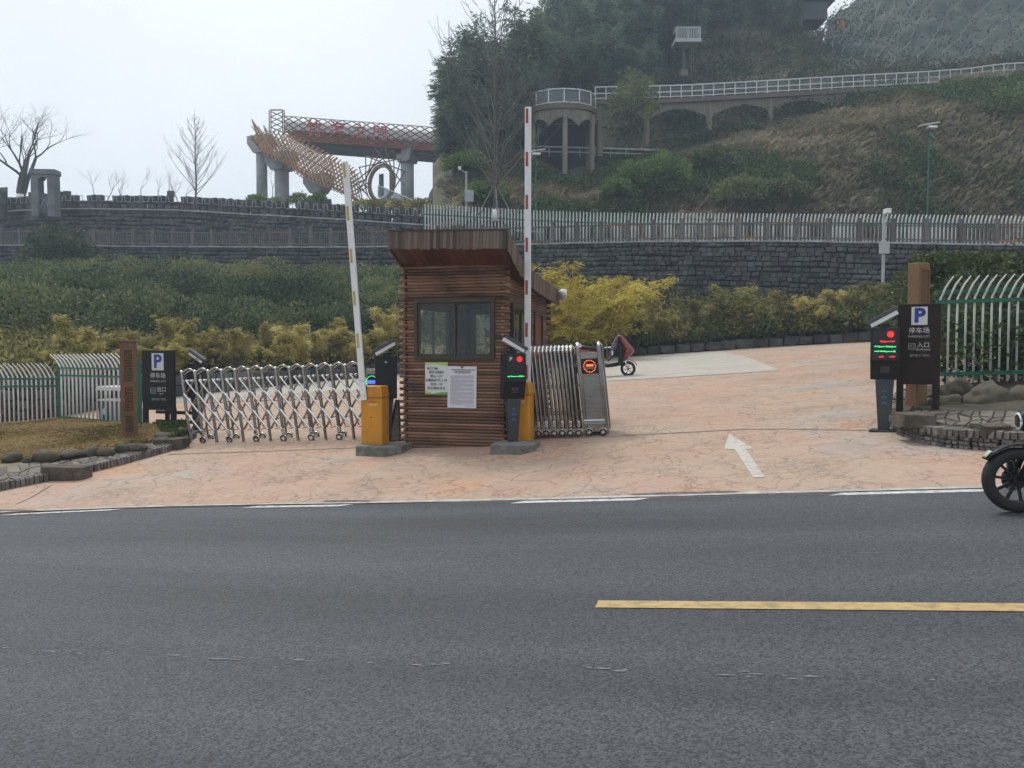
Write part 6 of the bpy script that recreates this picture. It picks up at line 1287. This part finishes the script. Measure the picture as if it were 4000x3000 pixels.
bare_tree('bare_tree', 'large bare tree with three dark forked stems behind the stone gateway', P(80, 785, 66), 9.2, 1.15, 16, BARK, 3, r0=.24, white=True, depth=5)
bare_tree('bare_tree', 'slender conical bare young tree in the middle of the left skyline', P(766, 800, 67), 7.9, 1.0, 4, BARKP, conical=True, r0=.10)
for i, (px, yt) in enumerate(((378, 640), (418, 620), (466, 655), (484, 650), (545, 615), (585, 660), (636, 655), (658, 665), (694, 640), (712, 650))):
    bare_tree('bare_sapling', f'thin leafless sapling on the left skyline, {ORD[i]} of the row from the left', P(px, 800, 74), (800 - yt) * 74 / F * 1.05, .6, 50 + i, BARKP, 1, 'thin leafless saplings behind the parapet', r0=.05, depth=4)
bare_tree('bare_sapling', 'leafless sapling in front of the leftmost bridge pier', P(1010, 800, 76), 5., .6, 77, BARKP, 1, r0=.05); bare_tree('bare_sapling', 'leafless sapling between the two left bridge piers', P(1065, 800, 75), 4.6, .6, 78, BARKP, 1, r0=.05)
gt = bare_tree('bare_tree', 'tall conical bare tree with support stakes before the bamboo hill', P(1935, 852, 53.6), 16.2, 1.05, 9, pmat('brown_grey_twig', (.085, .075, .068), (.13, .115, .10), 4, .9), conical=True, r0=.17, white=True, twigs=1.6)
for x, y in ((-1.4, .2), (1.3, -.1), (.2, -1.0)): stick(gt, 'support_stake', (x, y, -.2), (x * .08, y * .08, 2.1), .045, BARKP)
# ------------------------------------------------------------ hill vegetation
def bamboo_clump(seed, H, nc, nl, spread, mat, leafL=.42, hmin=.72):
    rn = random.Random(seed); cm_ = MB(); pts = []; dirs = []
    for c in range(nc):
        a = rn.uniform(0, 6.28); r = rn.uniform(0, spread * .4); p = Vector((math.cos(a) * r, math.sin(a) * r, 0)); h = H * rn.uniform(hmin, 1.0); le = rn.uniform(.08, .3) * spread; path = []
        for i in range(10):
            f = i / 9; path.append(p + Vector((math.cos(a) * le * f * f * 2, math.sin(a) * le * f * f * 2, h * (f - .10 * f ** 4))))
        cm_.tube(path, [.05 * (1 - .85 * i / 9) for i in range(10)], 5, False)
        for k in range(nl // nc // 14):
            f = rn.uniform(.22, 1) ** .8; i = min(int(f * 9), 8); q = path[i].lerp(path[i + 1], f * 9 - i); b = rn.uniform(0, 6.28); L = rn.uniform(.5, 1.5) * (1.15 - f * .6) * H / 10; e = Vector((math.cos(b), math.sin(b), rn.uniform(-.1, .6)))
            for _ in range(14):
                g_ = rn.random() ** .6; w_ = q + e * L * g_ + Vector((rn.gauss(0, .16), rn.gauss(0, .16), rn.gauss(0, .14) - .25 * g_ * g_ * L)); pts.append(w_[:]); dirs.append((e.x + rn.gauss(0, .6), e.y + rn.gauss(0, .6), -.45 + rn.gauss(0, .45)))
    pts = np.array(pts); v = np.clip(.45 + .5 * nfield(pts, .5, seed) + RNG.normal(0, .2, len(pts)), 0, 1); return cm_.mesh('culms', pmat('bamboo_culm', (.10, .13, .07), (.16, .16, .10), 1, .6), True), leaves('foliage', pts, np.array(dirs), RNG.uniform(.7, 1.3, len(pts)) * leafL, leafL * .2, mat, v)
BT = [bamboo_clump(i, 10, 7, 5200, 2.2, L_BAM, .50) for i in range(5)]
def put_bamboo(p, H, label, group, i, cat='bamboo', T=BT, name='bamboo_clump', sx=1.):
    t = thing(name, label, cat, p, random.Random(i * 7 + 3).uniform(0, 6.28), group); a, b = T[i % len(T)]; s_ = H / 10
    for nm, me in (('culms', a), ('foliage', b)): o = link(nm, me, t); o.scale = (s_ * sx, s_ * sx, s_)
    return t
edge = [(1765, 640, 235, 69), (1785, 650, 200, 71), (1775, 690, 360, 68), (1820, 640, 260, 70), (1800, 620, 330, 67), (1848, 610, 62, 70), (1895, 600, 100, 72), (1830, 620, 250, 67), (1935, 600, 150, 69), (1990, 590, 120, 71), (2032, 580, 20, 71), (2075, 570, 75, 73), (1960, 640, 320, 66.5), (2060, 620, 230, 68), (1880, 660, 380, 66)]
lbl = ['outermost bamboo clump at the left edge of the hill grove', 'bamboo clump leaning over the bridge end', 'low bamboo clump hanging over the cliff', 'bamboo clump right of the bridge end', 'short bamboo clump above the cliff', 'tall pointed bamboo clump on the skyline left of the bare tree', 'tall bamboo clump just left of the bare conical tree', 'mid-height bamboo clump in front of the tall pointed one', 'bamboo clump behind the bare conical tree', 'bamboo clump right behind the bare tree top', 'tallest bamboo spire at the left of the grove', 'bamboo clump where the grove reaches the picture top', 'low bamboo clump behind the bare tree trunk', 'bamboo clump left of the viewing platform', 'lowest bamboo clump beside the cliff']
for i, ((px, yb, yt, d_), lb) in enumerate(zip(edge, lbl)): put_bamboo(P(px, yb, d_), (yb - yt) * d_ / F * 1.05, lb, 'bamboo at the left edge of the hill', i, sx=1.15 if i < 5 else .95)
rn = random.Random(77); i = 100
for r_, x0, x1, step, H in ((4.1, 2110, 2560, 75, 10), (4.8, 2100, 2700, 70, 11), (5.3, 2120, 3120, 72, 11), (5.8, 2150, 3150, 75, 11), (6.3, 2200, 3180, 85, 11)):
    px = x0
    while px < x1:
        hp = hillpt(px + rn.uniform(-15, 15), min(r_ + rn.uniform(-.2, .2), 6.9)); put_bamboo(hp - Vector((0, 0, .3)), H * rn.uniform(.7, 1.15) * (.62 if px > 2880 else 1), 'tall bamboo clump in the dense grove covering the hilltop', 'bamboo grove on the hilltop', i, sx=.95); px += step * .8 * rn.uniform(.8, 1.2); i += 1
# grass and scrub on the slope
hp = []; hv = []
rn = random.Random(5)
while len(hp) < 90000:
    px = rn.uniform(1760, 4500); r_ = rn.random() ** .9 * 3.7
    c = np.interp(px, HC, range(len(HC))) * 6; rr_ = r_ * 6; i_, j_ = min(int(rr_), HA.shape[0] - 2), min(int(c), HA.shape[1] - 2); fr, fc = rr_ - i_, c - j_
    p = (HA[i_, j_] * (1 - fc) + HA[i_, j_ + 1] * fc) * (1 - fr) + (HA[i_ + 1, j_] * (1 - fc) + HA[i_ + 1, j_ + 1] * fc) * fr; n_ = noise.noise(Vector(p) * .16) + .5 * noise.noise(Vector(p) * .6)
    if 2120 < px < 2360 and r_ > 2.3 or (2350 < px < 3300 and r_ > 3.15): continue
    hp.append(p); hv.append(n_)
hp = np.array(hp); hv = np.array(hv); tuft = np.repeat(hp[:14000], 8, 0) + RNG.normal(0, .15, (112000, 3)) * [1, 1, .2]; tv = np.repeat(hv[:14000], 8)
allp = np.concatenate([hp[14000:], tuft]); allv = np.clip(.52 + .75 * np.concatenate([hv[14000:], tv]) + RNG.normal(0, .13, len(allp)), 0, 1)
tag(link('slope_grass', blades('slope_grass', allp, .66, .045, L_GRASS, .9, allv)), 'dry tan and green grass covering the hill slope', 'grass', kind='stuff')
sel = hp[(hv < -.24)]; sel = np.repeat(sel, 5, 0); sp_ = sel + RNG.normal(0, .3, sel.shape) * [1, 1, .6] + [0, -.1, .35]
tag(link('slope_scrub', leaves('slope_scrub', sp_, rdir(len(sp_)) + [0, -.3, .5], .24, .13, L_BUSH, np.clip(RNG.normal(.35, .22, len(sp_)), 0, 1))), 'low green scrub patches among the grass of the slope', 'scrub', kind='stuff')
hp2 = []
dm = [(hillpt(rn.uniform(2380, 3260), rn.uniform(3.3, 6.4)), rn.uniform(.7, 1.5)) for _ in range(330)] + [(hillpt(rn.uniform(3260, 4400), rn.uniform(3.6, 4.0)), rn.uniform(.5, 1.0)) for _ in range(80)]
while len(hp2) < 62000:
    px = rn.uniform(2380, 4500); r_ = rn.uniform(3.1 if px < 3300 else 3.6, 6.2 if px < 3250 else 4.15); p = hillpt(px, r_)
    if len(hp2) % 3: p, s_ = rn.choice(dm); a_ = rn.uniform(0, 6.28); b_ = math.acos(rn.random()); s_ *= rn.uniform(.75, 1.08); hp2.append((p.x + s_ * math.sin(b_) * math.cos(a_), p.y + s_ * math.sin(b_) * math.sin(a_), p.z + s_ * math.cos(b_)))
    else: hp2.append((p.x + rn.gauss(0, .5), p.y + rn.gauss(0, .6), p.z + abs(rn.gauss(0, .6))))
hp2 = np.array(hp2); tag(link('upper_scrub', leaves('upper_scrub', hp2, rdir(len(hp2)) + [0, -.2, .3], .34, .18, leafmat('upper_scrub_leaf', [(.025, .038, .022), (.05, .065, .03), (.09, .085, .045), (.15, .12, .07)], .3), np.clip(.4 + .6 * nfield(hp2, .25) + RNG.normal(0, .2, len(hp2)), 0, 1))), 'dark tangled scrub above the walkway', 'scrub', kind='stuff')
def bush_points(n, rx, ry, rz, seed, lump=.35):
    d = rdir(n); d[:, 2] = np.abs(d[:, 2]) - .15; r = (RNG.random(n) ** .35) * (1 + lump * nfield(d, 2.2, seed)); return d * r[:, None] * [rx, ry, rz], d
def bush(name, label, base, rx, rz, n, mat, leafL, seed, group=None, vb=.5, aspect=.5):
    t = thing(name, label, 'shrub', base, 0, group); p, d = bush_points(n, rx, rx * .8, rz, seed); p[:, 2] += rz * .25; v = np.clip(vb + .5 * nfield(p, 1.2, seed) + RNG.normal(0, .16, n), 0, 1); link('foliage', leaves('foliage', p, d + rdir(n) * .9, RNG.uniform(.7, 1.3, n) * leafL, leafL * aspect, mat, v), t)
    m = MB(); rn = random.Random(seed)
    for k in range(6): a = rn.uniform(0, 6.28); m.tube([(0, 0, -.3), (math.cos(a) * rx * .3, math.sin(a) * rx * .3, rz * .5), (math.cos(a) * rx * .6, math.sin(a) * rx * .5, rz * 1.0)], [.05, .035, .012], 5, False)
    m.build('stems', BARK, t, True); return t
for i, (px, py, d_, rx, rz, lb) in enumerate(((2480, 745, 58.5, 1.9, 1.9, 'bright green leafy bush low on the slope, right of the platform columns'), (2600, 720, 59, 1.8, 2.0, 'bright green bush beside the largest one on the slope'), (2420, 770, 57.5, 1.3, 1.2, 'small bright green bush above the white fence'), (2900, 800, 56, 2.1, 1.7, 'dark green bush on the lower slope above the white fence'), (3060, 790, 56, 1.8, 1.5, 'round dark green bush on the slope, right of middle'), (2780, 660, 61, 1.9, 1.6, 'dark green bush halfway up the slope under the walkway'), (3560, 590, 63, 1.7, 1.3, 'green bush on the upper slope near the solar lamp'), (3980, 470, 64, 2.6, 2.6, 'tall green bush at the right edge below the walkway'), (3800, 440, 67, 2.2, 1.7, 'bush half covering the walkway end at the right'), (1900, 790, 57, 1.6, 1.3, 'brownish green bush right of the grey cliff'), (1825, 668, 61, 1.8, 1.3, 'leafy bush spilling over the top of the grey cliff'), (2470, 470, 66.5, 2.2, 3.6, 'dark conifer-like bush rising in front of the walkway'))):
    bush('slope_bush', lb, P(px, py, d_), rx, rz, 2600, L_BUSH if i not in (3, 4, 5, 11) else L_HEDGE, .26, 300 + i, 'bushes on the hill slope', .55)
# ------------------------------------------------------------ planted bank: hedge, yellow bamboo, shrubs
pts = []; nrm = []; rn = random.Random(9); domes = []
for k in range(620):
    px = rn.uniform(-480, 2050); f = rn.uniform(.20, .92); p = bankpt(px, f)
    s_ = rn.choice((.5, .8, 1.0, 1.3, 1.7)) * rn.uniform(.9, 1.1); domes.append((p, s_))
for p, s_ in domes:
    n = int(230 * s_ * s_); d = rdir(n); d[:, 2] = np.abs(d[:, 2]); r = s_ * RNG.uniform(.78, 1.05, n); q = np.array(p) + d * r[:, None] * [1, 1, .85] + [0, 0, .15]; pts.append(q); nrm.append(d)
pts = np.concatenate(pts); nrm = np.concatenate(nrm); vv_ = np.clip(.42 + .6 * nfield(pts, .2, 3) + .35 * nfield(pts, 1.0, 1) + RNG.normal(0, .17, len(pts)), 0, 1)
tag(link('hedge', leaves('hedge', pts, nrm + rdir(len(pts)) * .9, RNG.uniform(.11, .26, len(pts)), .10, L_HEDGE, vv_)), 'dense dark green hedge of small leaves covering the left bank', 'hedge', kind='stuff')
bush('round_shrub', 'rounded dark green shrub rising above the hedge before the left wall', bankpt(265, .93) + Vector((0, -1, .2)), 2.6, 2.9, 6500, L_HEDGE, .22, 900, vb=.38)
YT_ = [bamboo_clump(40 + i, 10, 20, 11000, 5.4, L_YEL, .72, .4) for i in range(4)]
for i, px in enumerate((60, 180, 300, 390, 480, 570, 650, 735, 820, 900, 985, 1060, 1140, 1215, 1290, 1370, 1450, 1530)):
    p = bankpt(px, .015 + .025 * (i % 3)); ht = (105 if px < 250 else 190) * (.75, 1.0, 1.25, .85, 1.1)[i % 5]; put_bamboo(p - Vector((0, 0, .15)), ht * p.y / F, f'yellowing bamboo clump below the left hedge, {ORD[i]} of its row from the left', 'yellow bamboo along the left bank', 500 + i, 'bamboo', YT_, 'yellow_bamboo')
LT_ = [bamboo_clump(60, 10, 44, 30000, 8.5, L_LEM, .5, .55)]
p = lotpt(2262) + Vector((0, -1.2, .0)); put_bamboo(p, 4.9, 'big bright lemon-yellow bamboo clump right of the booth', None, 700, 'bamboo', LT_, 'yellow_bamboo', 1.25)
p = lotpt(2150) + Vector((0, .6, .1)); put_bamboo(p, 3.6, 'lemon-yellow bamboo clump half hidden behind the booth', None, 701, 'bamboo', LT_, 'yellow_bamboo', 1.0)
OT_ = [bamboo_clump(70 + i, 10, 18, 9500, 5.4, L_OLIVE, .75, .4) for i in range(3)]
for i, px in enumerate((2440, 2500, 2570, 2640, 2700, 2760, 2830, 2900, 2960, 3030, 3090, 3150, 3220, 3280, 3340, 3400, 3460, 3530)):
    p = lotpt(px) + Vector((0, .7 + .5 * (i % 2), .35)); T_ = OT_ if i % 2 else YT_; ht = (215, 165, 245, 145, 185)[i % 5] - (15 if px < 2600 else 0); put_bamboo(p, ht * p.y / F, f'yellow-green bamboo clump before the right stone wall, {ORD[i]} from the booth', 'bamboo along the right stone wall', 520 + i, 'bamboo', T_, 'yellow_bamboo')
for i, px in enumerate((2420, 2540, 2680, 2820, 2950, 3080, 3200, 3330, 3450, 3560)):
    p = lotpt(px) + Vector((0, .9, .5)); bush('low_shrub', f'low shrub under the bamboo along the right kerb, {ORD[i]} from the booth', p, 1.5, 1.1, 1900, L_BUSH if i % 2 else L_OLIVE, .2, 950 + i, 'low shrubs along the right kerb', .35)
pts = np.array([tuple(bankpt(rn.uniform(2050, 4400), rn.uniform(.02, 1.)) + Vector((0, 0, rn.uniform(0, .9)))) for _ in range(16000)])
tag(link('bank_undergrowth', leaves('bank_undergrowth', pts, rdir(len(pts)) + [0, -.2, .4], .26, .13, L_OLIVE, np.clip(.35 + .5 * nfield(pts, .4) + RNG.normal(0, .2, len(pts)), 0, 1))), 'tangled olive undergrowth at the foot of the right stone wall', 'undergrowth', kind='stuff')
pts = np.array([tuple(bankpt(rn.uniform(-450, 2050), rn.uniform(-.0, .22)) + Vector((0, 0, rn.uniform(0, .5)))) for _ in range(14000)])
tag(link('bank_undergrowth', leaves('bank_undergrowth', pts, rdir(len(pts)) + [0, -.2, .4], .2, .10, L_OLIVE)), 'brownish undergrowth under the yellow bamboo on the left bank', 'undergrowth', kind='stuff')
# climber behind the right fence and the shrubs above it
def climber(label, x0, x1, y0, y1, d_, n, leafL, mat, seed, vb):
    t = thing('climbing_shrub', label, 'shrub', P((x0 + x1) / 2, y1, d_)); o0 = t.location.copy(); q = []
    rn = random.Random(seed)
    while len(q) < n:
        px, py = rn.uniform(x0, x1), rn.uniform(y0, y1); k = noise.noise(Vector((px * .007, py * .007, seed)))
        f = (py - y0) / (y1 - y0)
        if k < -.42 + .25 * (1 - f) or (f > .85 and rn.random() < .5): continue
        q.append(P(px, py, d_ + rn.uniform(0, 1.1) + .5 * k) - o0)
    q = np.array(q); link('foliage', leaves('foliage', q, rdir(n) + [0, -.6, -.1], RNG.uniform(.7, 1.3, n) * leafL, leafL * .62, mat, np.clip(vb + .45 * nfield(q, 1.2, seed) + RNG.normal(0, .16, n), 0, 1)), t)
    m = MB()
    for k in range(9): px = x0 + (x1 - x0) * (k + .5) / 9; m.tube([P(px, y1 + 25, d_ + .5) - o0, P(px + rn.uniform(-40, 40), (y0 + y1) / 2, d_ + .5) - o0, P(px + rn.uniform(-80, 80), y0, d_ + .5) - o0], [.02, .014, .006], 5, False)
    m.build('stems', BARK, t, True)
climber('broad-leaved climbing shrub growing behind the right picket fence', 3655, 4300, 1215, 1480, 13.2, 5200, .10, L_ROSE, 3, .4); climber('leafy shoots of the climber pushing through the bars of the right fence', 3725, 4300, 1265, 1470, 12.55, 1100, .10, L_ROSE, 8, .42); climber('leafy shrub with some reddish leaves rising behind the timber post', 3560, 4400, 985, 1230, 19.5, 9500, .13, L_ROSE, 5, .62)
bush('hedge_shrub', 'dark green shrub filling the gap behind the right fence', P(3990, 1430, 17.), 2.6, 1.9, 6000, L_HEDGE, .14, 990, vb=.25); bush('hedge_shrub', 'dark green shrub at the picture edge behind the right fence', P(4300, 1430, 16.), 2.4, 2.4, 5000, L_HEDGE, .14, 991, vb=.25)
bush('hedge_shrub', 'olive shrub between timber post and right retaining wall', P(3700, 1330, 24), 2.2, 2.2, 4200, L_ROSE, .16, 992, vb=.55)
# weeds and bushes along the upper parapet
for i, (px, py, d_, rx, rz) in enumerate(((1000, 800, 66, .9, .7), (1080, 810, 66, .8, .7), (1170, 800, 66, 1.0, .9), (1245, 800, 66, .8, .9), (1420, 815, 66, 1.3, .6), (1480, 815, 66, 1.2, .6), (1560, 815, 65, 1.1, .6), (1640, 820, 62, 1.1, .8), (1700, 830, 60, 1.0, .6))):
    bush('parapet_shrub', f'small shrub behind the parapet under the bridge, {ORD[i]} from the left', P(px, py, d_), rx, rz, 700, L_OLIVE if i > 3 else L_BUSH, .22, 1000 + i, 'shrubs behind the parapet', .6)
# ------------------------------------------------------------ hazy air
hz = MB().box(-410, 410, -410, 410, -10, 62).build('haze', None); hm = bpy.data.materials.new('haze_air'); hm.use_nodes = True; n, l = nodes(hm); n.remove(n['Principled BSDF']); pv_ = n.new('ShaderNodeVolumePrincipled'); pv_.inputs['Color'].default_value = (.70, .86, 1.0, 1); pv_.inputs['Density'].default_value = .0015; pv_.inputs['Anisotropy'].default_value = .2
l.new(pv_.outputs[0], n['Material Output'].inputs['Volume']); hz.data.materials.append(hm); tag(hz, 'pale blue haze in the air over the hill', 'haze', kind='stuff')
